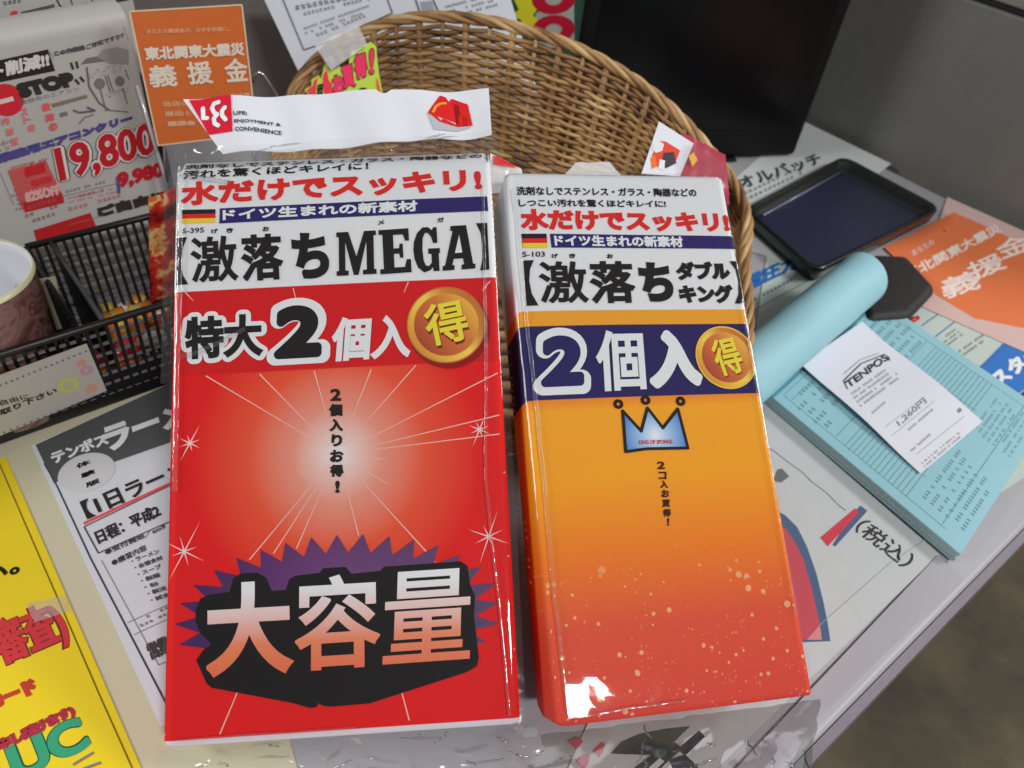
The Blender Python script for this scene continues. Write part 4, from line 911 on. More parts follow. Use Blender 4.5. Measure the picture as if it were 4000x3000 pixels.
# orange donation card lying laminated on the right
DC, dc = flat(.0012, [(3560, 1180), (4420, 1560), (4620, 1180), (3700, 770)], 'donation_card', mat('laminate_pink', (224, 190, 184), .22, coat=.6, bump=.3, bscale=60), 'laminated orange donation card lying on the counter at the right edge', 'card', None)
poly(DC, [r4(1250, 1110), r4(1700, 880), r4(1830, 935), r4(2600, 1290), r4(2200, 1640), r4(1880, 1575), r4(1840, 1570), r4(1560, 1400)], .0003, ink(226, 122, 76), dc, 'printed_panel')
text(DC, '東北関東大震災', r4(1395, 1330), r4(2015, 1005), r4(1360, 1265), ink(238, 222, 212), dc, .0004, .0004)
text(DC, '義', r4(1640, 1450), r4(1880, 1370), r4(1605, 1320), ink(240, 226, 218), dc, .0004, .0004); text(DC, '援', r4(1830, 1330), r4(2050, 1240), r4(1770, 1220), ink(240, 226, 218), dc, .0004, .0004); text(DC, '金', r4(2010, 1190), r4(2230, 1110), r4(1950, 1085), ink(240, 226, 218), dc, .0004, .0004)
text(DC, 'あなたの', r4(1440, 1165), r4(1580, 1085), r4(1420, 1130), ink(236, 206, 196), dc, .0004, .0001)
disc(DC, DC.uv(r4(1640, 1000)), .0012, .0004, ink(90, 60, 50), dc, 'pinhole', 12)
#@@PAD
# ------------------------------------------------------------------ blue pad, roll, receipt
pad = thing('order_pad', 'light blue ruled order pad with its top pages rolled back, right of the orange pack', 'notepad', tab((3300, 1650)))
PZ = .009; PD = table_surf(PZ)
pc = [tab(p, PZ) for p in ((2981, 1510), (3776, 2186), (4080, 1915), (3996, 1585), (3400, 1142))]
A0, A1, B1 = tab((2975, 1515), PZ), tab((3778, 2186), PZ), tab((3398, 1146), PZ)
ux_ = unit(A1 - A0); uy_ = unit(B1 - A0); Lp = np.linalg.norm(A1 - A0); Wp = np.linalg.norm(B1 - A0)
A0 = A0 - ux_ * .004
page = mat('blue_page', (150, 198, 210), .55, bump=.1, bscale=80, var=.04)
for k in range(5):
    j = .0006 * random.uniform(-1, 1); o_ = A0 + ux_ * j; z0 = .0018 + k * (PZ - .0018) / 5
    prism([o_, o_ + ux_ * Lp, o_ + ux_ * (Lp + j) + uy_ * Wp, o_ + uy_ * Wp], z0, z0 + (PZ - .0018) / 5 - (.0002 if k < 4 else 0), 'page_block', page if k % 2 == 0 else mat('grey_page', (168, 178, 176), .6), pad)
def PP(s, t, off=.0002): p = A0 + ux_ * s * Lp + uy_ * t * Wp; return (p[0], p[1])
prt = ink(112, 164, 174)
segs = [((s, .06), (s, .94)) for s in (.12, .16, .40, .90)] + [((.04, t), (.9, t)) for t in (.0,)]
for k in range(15): s = .45 + k * .021; segs.append(((s, .05), (s, .94)))
for t in (.05, .2, .48, .72, .94): segs.append(((.45, t), (.76, t)))
for t in (.05, .94): segs.append(((.12, t), (.92, t)))
lines(PD, [(PP(*a), PP(*b)) for a, b in segs if a != b and a[1] > 0.01 or a[0] > .1], .0003, .0002, prt, pad, 'ruled_lines', px=False)
def pscr(s0, t0, s1, t1, rows, dens=.8):
    # rows run across the pad (along uy); up is towards the binding
    a, b, c = V3(PP(s1, t0)), V3(PP(s1, t1)), V3(PP(s0, t0)); S = PD
    ex, ey = b - a, c - a; L = np.linalg.norm(ex); h = np.linalg.norm(ey) / rows; ux, uy = unit(ex), unit(ey); vs, fs = [], []
    for r in range(rows):
        x = 0; g = h * .55
        while x < L * random.uniform(.7, 1):
            if random.random() < dens:
                for (X, Y, dx, dy) in ((x, g * .2, g * .7, g * .14), (x + g * .1, g * .6, g * .5, g * .14), (x + g * .35, 0, g * .13, g * .9)):
                    i = len(vs); Y += (rows - 1 - r) * h + .2 * h
                    for (p_, q_) in ((X, Y), (X + dx, Y), (X + dx, Y + dy), (X, Y + dy)): w_ = a + ux * p_ + uy * q_; vs.append(S.pt(w_[0], w_[1], .0002))
                    fs.append((i, i + 1, i + 2, i + 3))
            x += g * 1.1
    tag(obj('small_print', vs, fs, ink(112, 158, 168), pad), kind='stuff')
pscr(.14, .72, .40, .95, 6); pscr(.14, .04, .36, .30, 5, .6); pscr(.78, .1, .98, .5, 6, .7); pscr(.78, .6, .97, .95, 8, .7); pscr(.05, .5, .10, .95, 1, .5)
# rolled pages
rc = .0185; axis_z = PZ + rc - .0005
Pa = hit((2900, 1440), (0, 0, axis_z), V3([0, 0, 1.])); Pb = hit((3345, 1062), (0, 0, axis_z), V3([0, 0, 1.]))
dr = uy_; Pb = Pa + dr * (Pb - Pa).dot(dr); 
bind0 = A0 + ux_ * .012; Pa = V3([bind0[0], bind0[1], axis_z]) - dr * .035 - ux_ * .013 ; Lr = Wp + .016
vs = []; nA, nL = 96, 40; side = -ux_
for j in range(nL + 1):
    for i in range(nA + 1):
        th = -math.pi / 2 + (i / nA) * math.pi * 5.2; r_ = rc * (1 - .16 * i / nA) + .0007 * noise.noise(Vector((j * .12, th * .9, 0)))
        p = Pa + dr * (Lr * j / nL) + (-side) * 0 + side * (math.cos(th) * r_) * -1 * -1 + V3([0, 0, 1]) * math.sin(th) * r_ * 1.0
        vs.append(p)
roll = obj('rolled_pages', vs, grid(nA, nL), page, pad, smooth=True)
poly(PD, [PP(.0, 0), PP(.10, 0), PP(.10, 1), PP(.0, 1)], .0003, mat('binding_tape', (96, 156, 172), .12, coat=1.0, bump=.2, bscale=50), pad, 'binding_tape', px=False)
for t in (.22, .80):
    c_ = V3(PP(.085, t)); tube('staple', [V3([c_[0], c_[1], PZ + .0008]) + uy_ * s * .004 for s in (-1, 0, 1)], .0005, mat('staple_steel', (120, 110, 110), .3, metal=.8), pad, 6)
# receipt
rz = PZ + .0012
RC = Surf((0, 0, rz), (1, 0, 0), (0, 1, 0)); rq = [RC.uv(p) for p in ((3122, 1431), (3596, 1850), (3837, 1648), (3360, 1272))]
ctr = sum(rq) / 4; 
def rwarp(u, v, off):
    s = np.dot(V3([u, v]) - rq[0], unit(rq[1] - rq[0])) / np.linalg.norm(rq[1] - rq[0])
    return u, v, off + .0035 * max(0, math.sin(math.pi * min(1, max(0, s)) * 1.0)) ** 2 * .6 + .0022 * (1 - s) ** 3 * (1 if s < 1 else 0)
RC.warp = rwarp
rec = thing('till_receipt', 'white till receipt lying on the light blue order pad', 'receipt', tab((3450, 1550), rz))
sheet(RC, [(3122, 1431), (3596, 1850), (3837, 1648), (3360, 1272)], 'receipt_paper', mat('thermal_paper', (228, 228, 238), .4, bump=.1, bscale=60), rec, .0001, nseg=24)
gy = ink(140, 140, 148)
for s, bl, br, tl in (('TENPOS', (845, 712), (1108, 520), (818, 668)),): text(RC, s, r7(*bl), r7(*br), r7(*tl), ink(60, 60, 64), rec, .0003, .0003)
path(RC, [r7(838, 716), r7(812, 660), r7(925, 548), r7(1075, 488), r7(1105, 505), r7(1110, 530)], .0008, .0003, ink(70, 70, 74), rec)
path(RC, [r7(812, 615), r7(920, 522), r7(1040, 480)], .0005, .0003, ink(140, 140, 146), rec)
scribble(RC, r7(925, 840), r7(1215, 625), r7(850, 735), 4, gy, rec, .0003); scribble(RC, r7(1000, 885), r7(1100, 800), r7(985, 860), 1, gy, rec, .0003)
text(RC, '1,260円', r7(1180, 955), r7(1355, 800), r7(1150, 920), gy, rec, .0003, .0001)
scribble(RC, r7(1240, 985), r7(1400, 850), r7(1225, 960), 1, gy, rec, .0003); scribble(RC, r7(1265, 1115), r7(1440, 960), r7(1245, 1090), 1, gy, rec, .0003); scribble(RC, r7(1350, 1210), r7(1640, 970), r7(1318, 1170), 2, gy, rec, .0003)
text(RC, '様', r7(1560, 865), r7(1585, 845), r7(1545, 845), gy, rec, .0003, .0001)
lines(RC, [(r7(1080, 960), r7(1330, 770)), (r7(1130, 1010), r7(1400, 790)), (r7(1290, 1125), r7(1600, 880))], .0002, .0003, ink(150, 150, 158), rec)
# dark cash tray
ct = thing('cash_tray', 'black rounded cash tray with a dark navy mat, right of the basket', 'tray', tab((3300, 860)))
TZ = .014; tq = [tab(p, TZ) for p in ((3188, 1062), (3684, 812), (3297, 606), (2905, 815))]
def trayring(sc, z, rnd, n=8):
    c = sum(tq) / 4; out = []
    Q = [c + (p - c) * sc for p in tq]
    for i in range(4):
        p0, p1, p2 = Q[i - 1], Q[i], Q[(i + 1) % 4]; d0 = unit(p0 - p1); d1 = unit(p2 - p1)
        a = p1 + d0 * rnd; b = p1 + d1 * rnd
        for k in range(n + 1): t = k / n; q_ = a * (1 - t) ** 2 + p1 * 2 * t * (1 - t) + b * t * t; out.append(V3([q_[0], q_[1], z]))
    return out
prof = [(.90, .0012, .010), (.97, .003, .012), (1.0, TZ - .002, .014), (.99, TZ, .014), (.955, TZ, .013), (.93, TZ - .002, .012), (.86, .0055, .010)]
rings = [trayring(*p) for p in prof]; n = len(rings[0]); vs = sum(rings, []); fs = []
for r in range(len(rings) - 1):
    for k in range(n): fs.append((r * n + k, r * n + (k + 1) % n, (r + 1) * n + (k + 1) % n, (r + 1) * n + k))
fs.append(tuple(range(n - 1, -1, -1))); fs.append(tuple((len(rings) - 1) * n + k for k in range(n)))
recalc(obj('tray_rim', vs, fs, mat('tray_black', (22, 26, 24), .3, coat=.3, bump=.1, bscale=80), ct, smooth=True))
mr = trayring(.84, .0063, .008); mr0 = trayring(.84, .0057, .008)
recalc(obj('tray_mat', mr + mr0, [tuple(range(n)), tuple(range(2 * n - 1, n - 1, -1))] + [(k, n + k, n + (k + 1) % n, (k + 1) % n) for k in range(n)], mat('navy_mat', (38, 42, 66), .3, coat=.25, bump=.1, bscale=50, var=.15), ct))
c_ = sum(tq) / 4; e0 = c_ + (tq[3] - c_) * .8; e1 = c_ + (tq[2] - c_) * .8; tube('mat_ridge', [V3([e0[0], e0[1], .0075]) * .97 + .03 * c_, V3([e1[0], e1[1], .0075]) * .97 + .03 * c_], .0012, mat('ridge_grey', (110, 112, 128), .25), ct, 8)
# black pouch by the roll
wl = thing('black_case', 'small matte black case lying between the cash tray and the rolled blue pages', 'case', tab((3500, 1130)))
wp = [tab(p, .013) for p in ((3400, 1240), (3562, 1228), (3664, 1120), (3545, 992), (3410, 985), (3330, 1080))]
o = prism(wp, .0016, .013, 'case_body', mat('case_black', (34, 31, 31), .65, bump=.5, bscale=200, var=.2), wl, .0058, 6)
rb_ = tab((3572, 1246), .004); o = thing('red_cap', 'tiny red plastic cap beside the black case at the pad edge', 'cap', rb_ - V3([0, 0, .003]))
tube('cap_body', [rb_ + V3([-.004, -.003, 0]), rb_ + V3([.003, .002, 0])], lambda t: .0022 - .0006 * t, mat('red_plastic', (190, 24, 36), .3), o, 12)
tube('cap_ring', [rb_ + V3([-.0045, -.0034, 0]), rb_ + V3([-.004, -.003, 0])], .0025, mat('red_plastic', (190, 24, 36), .3), o, 12)
#@@LEFT
# ------------------------------------------------------------------ left side: mesh tray, mug, stand with flyers
TF = tab((0, 1740)), tab((640, 1510)); td = unit(TF[1] - TF[0]); tn = V3([td[1], -td[0], 0])  # tn points to the viewer
TH = .056; F0 = TF[0] - td * .12; TL_ = .34
zr = TH
Fr = tab((0, 1385), zr); Fr1 = tab((640, 1132), zr); fr_off = (Fr - TF[0]).dot(tn)
Bk = tab((100, 965), zr); back_off = (Bk - TF[0]).dot(tn)
tray = thing('mesh_pen_tray', 'black wire mesh tray holding sweets and a mug, left of the red pack', 'tray', F0)
mb = mat('black_wire', (16, 16, 17), .45)
def mesh_panel(p00, p10, p11, p01, name, parent, pitch=.0045, wire=.00112, solid=0.):
    """woven wire panel between four corners, real wires in both directions"""
    L = np.linalg.norm(p10 - p00); Ht_ = np.linalg.norm(p01 - p00); nu, nv = max(1, int(L / pitch)), max(1, int(Ht_ / (pitch * 1.4))); vs, fs = [], []
    nrm = unit(np.cross(p10 - p00, p01 - p00))
    P = lambda s, t: p00 * (1 - s) * (1 - t) + p10 * s * (1 - t) + p11 * s * t + p01 * (1 - s) * t
    for k in range(nu + 1): tube_data([P(k / nu, 0) + nrm * .0004, P(k / nu, 1) + nrm * .0004], wire, 4, False, vs, fs)
    for k in range(nv + 1): tube_data([P(0, k / nv) - nrm * .0004, P(1, k / nv) - nrm * .0004], wire, 4, False, vs, fs)
    return tag(obj(name, vs, fs, mb, parent), kind='stuff')
bo, fo = back_off, 0.0
b00 = F0 + tn * fo + V3([0, 0, .002]); b10 = b00 + td * TL_; f01 = F0 + tn * fr_off + V3([0, 0, TH]); f11 = f01 + td * TL_
bb0 = F0 + tn * (bo + .012) + V3([0, 0, .002]); bb1 = bb0 + td * TL_; bt0 = F0 + tn * bo + V3([0, 0, TH]); bt1 = bt0 + td * TL_
mesh_panel(b00, b10, f11, f01, 'mesh_front', tray); mesh_panel(b00, b10, bb1, bb0, 'mesh_floor', tray)
sL = (Bk - F0).dot(td); d0 = F0 + td * sL
sb = (tab((100, 965), zr) - F0).dot(td)
mesh_panel(bb0 + td * sb, bb1, bt1, bt0 + td * sb, 'mesh_back', tray)
mesh_panel(b10, bb1, bt1, f11, 'mesh_end', tray)
# solid lower plinth rail of the tray front
prism([F0 + td * TL_ + tn * .001, F0 + tn * .001, F0 - tn * .001, F0 + td * TL_ - tn * .001], .0016, .022, 'base_rail', mb, tray)
for a, b in ((f01, f11), (bt0 + td * sb, bt1), (f11, bt1)): tube('rim_bar', [a, b], .0019, mb, tray, 8)
dvt = (tab((205, 959), zr) - F0).dot(td); dvf = (tab((386, 1226), zr) - F0).dot(td)
d_a, d_b = bt0 + td * dvt, f01 + td * dvf; c0, c1 = bb0 + td * dvt, b00 + td * dvf
o = obj('divider', [c0, c1, d_b, d_a, c0 + td * .001, c1 + td * .001, d_b + td * .001, d_a + td * .001], [(0, 1, 2, 3), (7, 6, 5, 4), (0, 3, 7, 4), (1, 5, 6, 2), (3, 2, 6, 7), (0, 4, 5, 1)], mat('black_sheet', (24, 24, 26), .4), tray); recalc(o)
tube('divider_rim', [d_a, d_b], .0013, mat('worn_rim', (66, 66, 70), .35), tray, 8)
d1_a, d1_b = bt0 + td * sb, f01 + td * (sb + (dvf - dvt)); 
mesh_panel(bb0 + td * sb, b00 + td * (sb + dvf - dvt), d1_b, d1_a, 'mesh_partition', tray)
# label card on the tray front
nF = unit(np.cross(td, f01 - b00)); nF = nF if nF.dot(tn) > 0 else -nF
LS = Surf(TF[0] + nF * .004, td, (f01 - b00))
lab = thing('take_free_card', 'small white dotted card with handwriting fixed to the front of the mesh tray', 'card', LS.o)
z5 = lambda x, y: (x * .6027, 700 + y * .6027)
zz = lambda x, y: (x * .4821, 1000 + y * .4821)
sheet(LS, [zz(-330, 1590), zz(862, 1085), zz(700, 708), zz(-420, 1115)], 'card_sheet', paper('label_card', (176, 176, 170), .4), lab, .0006)
dots = ink(90, 100, 150)
for (a, b) in ((zz(0, 1040), zz(690, 765)), (zz(30, 1420), zz(850, 1095))):
    for k in range(16): t = k / 15; c_ = LS.uv((a[0] * (1 - t) + b[0] * t, a[1] * (1 - t) + b[1] * t)); disc(LS, c_, .0006, .0008, dots, lab, 'printed_dot', 6)
text(LS, '自由に', zz(5, 1205), zz(238, 1145), zz(-20, 1165), ink(70, 66, 60), lab, .0008, .0001); text(LS, '取り下さい', zz(0, 1290), zz(460, 1100), zz(-15, 1245), ink(50, 48, 44), lab, .0008, .0002)
cfl = LS.uv(zz(550, 1040)); disc(LS, cfl, .0052, .0008, ink(184, 190, 110), lab, 'printed_flower', 9, .0024); disc(LS, LS.uv(zz(695, 920)), .0032, .0008, ink(190, 140, 170), lab, 'printed_flower', 8, .0012)
disc(LS, LS.uv(zz(655, 860)), .0024, .0008, ink(196, 150, 130), lab, 'printed_flower', 8); disc(LS, LS.uv(zz(735, 1065)), .003, .0008, ink(200, 150, 130), lab, 'printed_flower', 7)
# mug
Mr = .029; mp = hit((-150, 1075), (0, 0, .082), V3([0, 0, 1.])); mug = thing('printed_mug', 'brown patterned mug with a white inside at the left edge, standing in the mesh tray', 'mug', (mp[0], mp[1], .003))
kmg = NT('mug_print'); t_ = kmg.n('ShaderNodeTexCoord'); nm = kmg.n('ShaderNodeTexNoise'); nm.inputs['Scale'].default_value = 48; nm.inputs['Detail'].default_value = 3; nm.inputs['Distortion'].default_value = 2.2; kmg.l(t_.outputs['Object'], nm.inputs['Vector'])
kmg.l(kmg.ramp(nm.outputs[0], [(.3, (66, 40, 34)), (.45, (112, 76, 66)), (.56, (134, 104, 100)), (.66, (104, 58, 40)), (.76, (170, 150, 150))]), kmg.b.inputs['Base Color']); kmg.b.inputs['Roughness'].default_value = .25; kmg.b.inputs['Coat Weight'].default_value = .5
def lathe(prof, c, name, m, parent, n=64):
    vs, fs = [], []
    for r_, z in prof:
        for k in range(n): a = 2 * math.pi * k / n; vs.append((c[0] + r_ * math.cos(a), c[1] + r_ * math.sin(a), z))
    for j in range(len(prof) - 1):
        for k in range(n): fs.append((j * n + k, j * n + (k + 1) % n, (j + 1) * n + (k + 1) % n, (j + 1) * n + k))
    return recalc(obj(name, vs, fs, m, parent, smooth=True))
lathe([(.001, .004), (Mr * .86, .004), (Mr * .92, .006), (Mr, .080), (Mr, .0815)], mp, 'mug_wall', kmg.m, mug)
lathe([(Mr, .0815), (Mr * .985, .0828), (Mr * .95, .0822), (Mr * .93, .078), (Mr * .85, .012), (.001, .009)], mp, 'mug_lining', mat('mug_white', (206, 208, 214), .25), mug)
lathe([(Mr + .0002, .0808), (Mr * .99, .0833), (Mr * .965, .0831)], mp, 'mug_lip', mat('mug_lip', (206, 206, 166), .25), mug)
tube('mug_handle', [V3([mp[0] - Mr * .96 - .017 * math.sin(math.pi * t), mp[1], .067 - .048 * t]) for t in np.linspace(0, 1, 9)], .0035, MATS['mug_white'], mug, 8)
# beige card behind the mug in the tray
bc = hit((215, 1130), bt0 - tn * .0, tn)
t = thing('beige_card', 'plain beige card standing in the mesh tray beside the mug', 'card', V3([bc[0], bc[1], .003]))
bS = Surf(F0 + tn * (bo * .55), td, (0, 0, 1)); sheet(bS, [(60, 1330), (262, 1275), (215, 1080), (60, 1100)], 'card_sheet', paper('beige_card', (172, 160, 138), .5), t, .0006)
# sweets in the tray
cols = [((214, 60, 76), 'pink red'), ((214, 122, 40), 'orange'), ((206, 176, 60), 'yellow'), ((190, 40, 50), 'dark red'), ((206, 200, 190), 'cream')]
where = ['nearest the tray front', 'in the middle of the heap', 'against the back mesh', 'by the divider', 'beside the red pack']
spots = [(455, 1400, 0), (500, 1430, 3), (470, 1345, 0), (520, 1460, 1), (440, 1290, 1), (520, 1250, 1), (560, 1170, 1), (600, 1210, 4), (400, 1180, 2), (470, 1170, 2), (350, 1080, 2), (330, 1010, 3), (420, 1040, 2), (390, 960, 4), (520, 1120, 1), (470, 1060, 1), (580, 1300, 4), (620, 1130, 1)]
adj = ['foil wrapped', 'twist wrapped', 'round', 'long', 'small', 'shiny', 'crinkled', 'oval', 'dark edged', 'flat', 'plump', 'striped', 'squashed', 'slim', 'bright', 'folded', 'pale', 'big']
for i, (x, y, ci) in enumerate(spots):
    p = tab((x, y), .010); lo = F0 + tn * (-.006)
    w_ = (p - F0).dot(tn); w_ = max(bo + .02, min(-.016, w_)); p = F0 + td * (p - F0).dot(td) + tn * w_ + V3([0, 0, .006])
    if (p - F0).dot(td) > TL_ - .01: continue
    near = 'near the tray front' if w_ > -.03 else ('near the back mesh' if w_ < -.055 else 'in mid tray')
    cm = mat('sweet_' + cols[ci][1].replace(' ', '_'), cols[ci][0], .25, coat=.5, bump=.6, bscale=150)
    t = thing('wrapped_sweet', '%s sweet in %s wrapper %s of the mesh tray, number %s from the divider' % (adj[i], cols[ci][1], near.replace('tray ', '').replace(' tray', ' part'), ['one', 'two', 'three', 'four', 'five', 'six', 'seven', 'eight', 'nine', 'ten', 'eleven', 'twelve', 'thirteen', 'fourteen', 'fifteen', 'sixteen', 'seventeen', 'eighteen'][i]), 'sweet', p - V3([0, 0, .006]), 'wrapped sweets in the mesh tray')
    t['label'] = '%s %s sweet lying %s of the mesh tray' % (adj[i], cols[ci][1], {'near the tray front': 'at the front', 'near the back mesh': 'at the back', 'in mid tray': 'in the middle'}[near])
    a = random.uniform(0, 3.1); dx = V3([math.cos(a), math.sin(a), .15]); tube('sweet_body', [p - dx * .010, p - dx * .007, p, p + dx * .007, p + dx * .010], lambda s: .0012 + .0042 * math.sin(math.pi * min(1, max(0, s))) ** .6, cm, t, 8)
    for s in (-1, 1): tube('twist_end', [p + dx * s * .0095, p + dx * s * .014], lambda q: .0014 + .0035 * q, cm, t, 6)
# red snack packet standing at the back of the tray
sk = thing('snack_packet', 'red and yellow glossy snack packet standing in the tray against the red sponge pack', 'packet', tab((620, 1150)))
SKS = Surf(F0 + tn * (bo * .55), td, (0, 0, 1)); ks = NT('packet_print'); tk = ks.n('ShaderNodeTexCoord'); nk = ks.n('ShaderNodeTexNoise'); nk.inputs['Scale'].default_value = 75; nk.inputs['Detail'].default_value = 3; ks.l(tk.outputs['Object'], nk.inputs['Vector'])
ks.l(ks.ramp(nk.outputs[0], [(.36, (50, 16, 14)), (.45, (150, 28, 28)), (.52, (176, 50, 36)), (.57, (204, 170, 110)), (.64, (190, 100, 40))]), ks.b.inputs['Base Color']); ks.b.inputs['Roughness'].default_value = .25
film_sheet(SKS, [(585, 1190), (760, 1120), (760, 700), (575, 770)], 'packet_front', sk, .004, 28, 12, 20, 31, m=ks.m)
film_sheet(Surf(SKS.o - tn * .008, td, (0, 0, 1)), [(590, 1190), (760, 1120), (760, 720), (590, 790)], 'packet_back', sk, .002, 28, 10, 16, 33, m=ks.m)
# flyer rack behind the tray
fb = F0 + td * .12 + tn * (bo - .012)
f_az = 53.0; FP = tab((600, 800), TH) - tn * .014; FP = V3([FP[0], FP[1], 0.])
FL = vertical_surf(FP, f_az); 
rack = thing('flyer_rack', 'clear plastic rack standing behind the mesh tray with flyers in it', 'rack', FP)
cr_ = mat('rack_grey', (120, 120, 120), .2, coat=.5)
uA = FL.uv((-700, 1100))[0]; uB = FL.uv((650, 760))[0]
def fprism(u0, u1, z0, z1, d0, d1, name, m, parent, b=.001):
    q = [FL.pt(u, 0, -d)[:2] for u, d in ((u0, d0), (u1, d0), (u1, d1), (u0, d1))]; return prism(q, z0, z1, name, m, parent, b)
fprism(uA, uB + .01, .0015, .006, .001, .07, 'rack_base', cr_, rack); fprism(uA, uB + .006, .006, .30, .062, .066, 'rack_back', cr_, rack)
fprism(uB + .004, uB + .0065, .006, .12, .001, .06, 'rack_side', film_material('rack_acrylic', .12, .05, .05, 20), rack, .0004)
tube('rack_front_edge', [FL.pt(uB + .005, .003, .001), FL.pt(uB - .004, FL.uv((500, 330))[1], .003)], .0011, mat('acrylic_edge', (190, 192, 194), .15, coat=1.), rack, 6)
fl1 = thing('aircon_flyer', 'front flyer with STOP and a large red price, in the rack at upper left', 'flyer', FP)
def curl(u, v, off):
    v0_ = FL.uv((480, 104))[1]
    if v > v0_: d = v - v0_; return u, v0_ + .010 * math.sin(min(d / .010, 1.9)), off - .010 * (1 - math.cos(min(d / .010, 1.9)))
    return u, v, off
FL2 = Surf(FL.o, FL.ex, FL.ey, curl)
vt_ = FL.uv((480, 104))[1]; vs, uvs = [], []
us = np.linspace(uA, uB, 12); vv = list(np.linspace(.004, vt_, 6)) + [vt_ + .019 * k / 10 for k in range(1, 11)]
for lay in (.0, -.0003):
    for v in vv:
        for u in us: vs.append(FL2.pt(u, v, lay)); uvs.append((u, v))
N_ = len(vv) * 12; fs = grid(11, len(vv) - 1); fs = fs + [tuple(reversed([x + N_ for x in f])) for f in fs]
newsp = paper('news_paper', (172, 170, 166), .45)
obj('paper_sheet', vs, fs, newsp, fl1, smooth=True, uvs=uvs)
def ft(s, BL, BR, TL, m, bold=0., off=.0004, **kw): return text(FL, s, BL, BR, TL, m, fl1, off, bold, **kw)
zl = lambda x, y: (x * .4821, y * .4821)
dkb = ink(44, 38, 38); prp = ink(80, 72, 130); prd = ink(178, 34, 44)
poly(FL, [zl(-200, 705), zl(445, 572), zl(385, 398), zl(-200, 530)], .0003, dkb, fl1, 'printed_band')
ft('ト削減!!', zl(-60, 640), zl(400, 535), zl(-75, 520), ink(200, 198, 194), .0004, .0005)
ft('ご存知ですか？', zl(700, 400), zl(1005, 300), zl(690, 360), ink(80, 78, 78), .0001); ft('この作業機', zl(440, 455), zl(690, 400), zl(430, 415), ink(80, 78, 78), .0002)
ft('STOP', zl(165, 800), zl(620, 690), zl(110, 680), ink(50, 46, 46), .0010, n=10)
lines(FL, [(zl(572, 505), zl(590, 560)), (zl(615, 495), zl(628, 550)), (zl(605, 640), zl(640, 680)), (zl(645, 620), zl(680, 660))], .0012, .0004, ink(50, 46, 46), fl1, 'printed_mark')
ft('業務用のエアコン', zl(160, 850), zl(640, 730), zl(150, 815), ink(130, 128, 126), 0)
c_ = FL.uv(zl(48, 808)); disc(FL, c_, .0078, .0004, ink(196, 40, 54), fl1, 'printed_disc'); lines(FL, [(zl(-10, 825), zl(105, 795))], .0022, .0006, ink(206, 190, 186), fl1, 'printed_bar')
poly(FL, [zl(425, 870), zl(710, 790), zl(700, 765), zl(415, 840)], .0003, ink(120, 112, 96), fl1, 'printed_bar')
for s, x, y in (('故', 370, 870), ('障', 400, 955), ('の', 425, 1030)): ft(s, zl(x - 30, y + 35), zl(x + 40, y + 20), zl(x - 36, y - 30), ink(206, 90, 90), .0003)
for s, x, y in (('ス', 190, 910), ('ト', 215, 970), ('の', 250, 1040), ('内', 40, 985), ('部', 75, 1070), ('！', 115, 1150)): ft(s, zl(x - 26, y + 32), zl(x + 34, y + 18), zl(x - 32, y - 28), ink(206, 110, 108), .0002)
path(FL, [zl(590, 890), zl(640, 910), zl(770, 895), zl(700, 865)], .0010, .0004, ink(96, 94, 94), fl1, 'printed_arrow'); path(FL, [zl(640, 1000), zl(680, 950), zl(755, 925)], .0008, .0004, ink(120, 118, 118), fl1, 'printed_arrow')
poly(FL, [zl(485, 950), zl(550, 932), zl(540, 900), zl(480, 915)], .0003, ink(110, 110, 108), fl1, 'printed_block')
ft('業務用エアコンクリー', zl(-20, 1330), zl(1075, 985), zl(-40, 1255), prp, .0006)
for mm_, bd, gx in ((ink(60, 50, 50), .0024, 14), (ink(206, 200, 196), .0019, 9), (prd, .0008, 0)):
    ft('19,800', zl(490 - gx, 1510 + gx), zl(1270 + gx, 1270 + gx), zl(425 - gx, 1200 - gx), mm_, bd, .0004 + .00012 * (14 - gx) / 7, n=14)
ft('9,980', zl(960, 1540), zl(1330, 1440), zl(940, 1400), prd, .0008)
poly(FL, [zl(60, 1380), zl(370, 1300), zl(520, 1610), zl(180, 1700)], .00032, ink(186, 84, 84), fl1, 'printed_panel')
poly(FL, [zl(180, 1640), zl(500, 1560), zl(520, 1640), zl(200, 1720)], .00036, ink(176, 38, 46), fl1, 'printed_panel')
ft('機種', zl(200, 1440), zl(370, 1395), zl(185, 1360), ink(190, 40, 50), .0006); ft('初期', zl(250, 1520), zl(420, 1475), zl(240, 1460), ink(196, 50, 60), .0004); ft('82%OFF', zl(205, 1640), zl(490, 1570), zl(190, 1560), ink(206, 160, 160), .0004, .0006)
scribble(FL, zl(560, 1650), zl(960, 1560), zl(540, 1590), 2, ink(196, 110, 110), fl1, .0004); scribble(FL, zl(540, 1570), zl(920, 1470), zl(525, 1530), 1, ink(110, 106, 116), fl1, .0004)
poly(FL, [z5(300, 400), z5(620, 300), z5(585, 215), z5(215, 330), z5(245, 430)], .0003, ink(176, 36, 40), fl1, 'printed_panel')
ft('ご自由に', z5(640, 250), z5(1090, 130), z5(615, 180), ink(54, 48, 48), .0009)
scribble(FL, z5(180, 300), z5(420, 220), z5(120, 130), 4, ink(150, 90, 90), fl1, .0004)
scribble(FL, zl(-40, 1250), zl(120, 1200), zl(-60, 1160), 2, ink(150, 120, 120), fl1, .0004)
scribble(FL, zl(60, 1380), zl(380, 1300), zl(50, 1345), 1, ink(190, 60, 66), fl1, .0005); scribble(FL, zl(250, 1350), zl(380, 1320), zl(240, 1315), 1, ink(190, 60, 66), fl1, .0005)
scribble(FL, zl(200, 1590), zl(470, 1525), zl(190, 1540), 1, ink(216, 170, 168), fl1, .0005); scribble(FL, zl(560, 1720), zl(1040, 1590), zl(545, 1665), 1, ink(190, 90, 96), fl1, .0004)
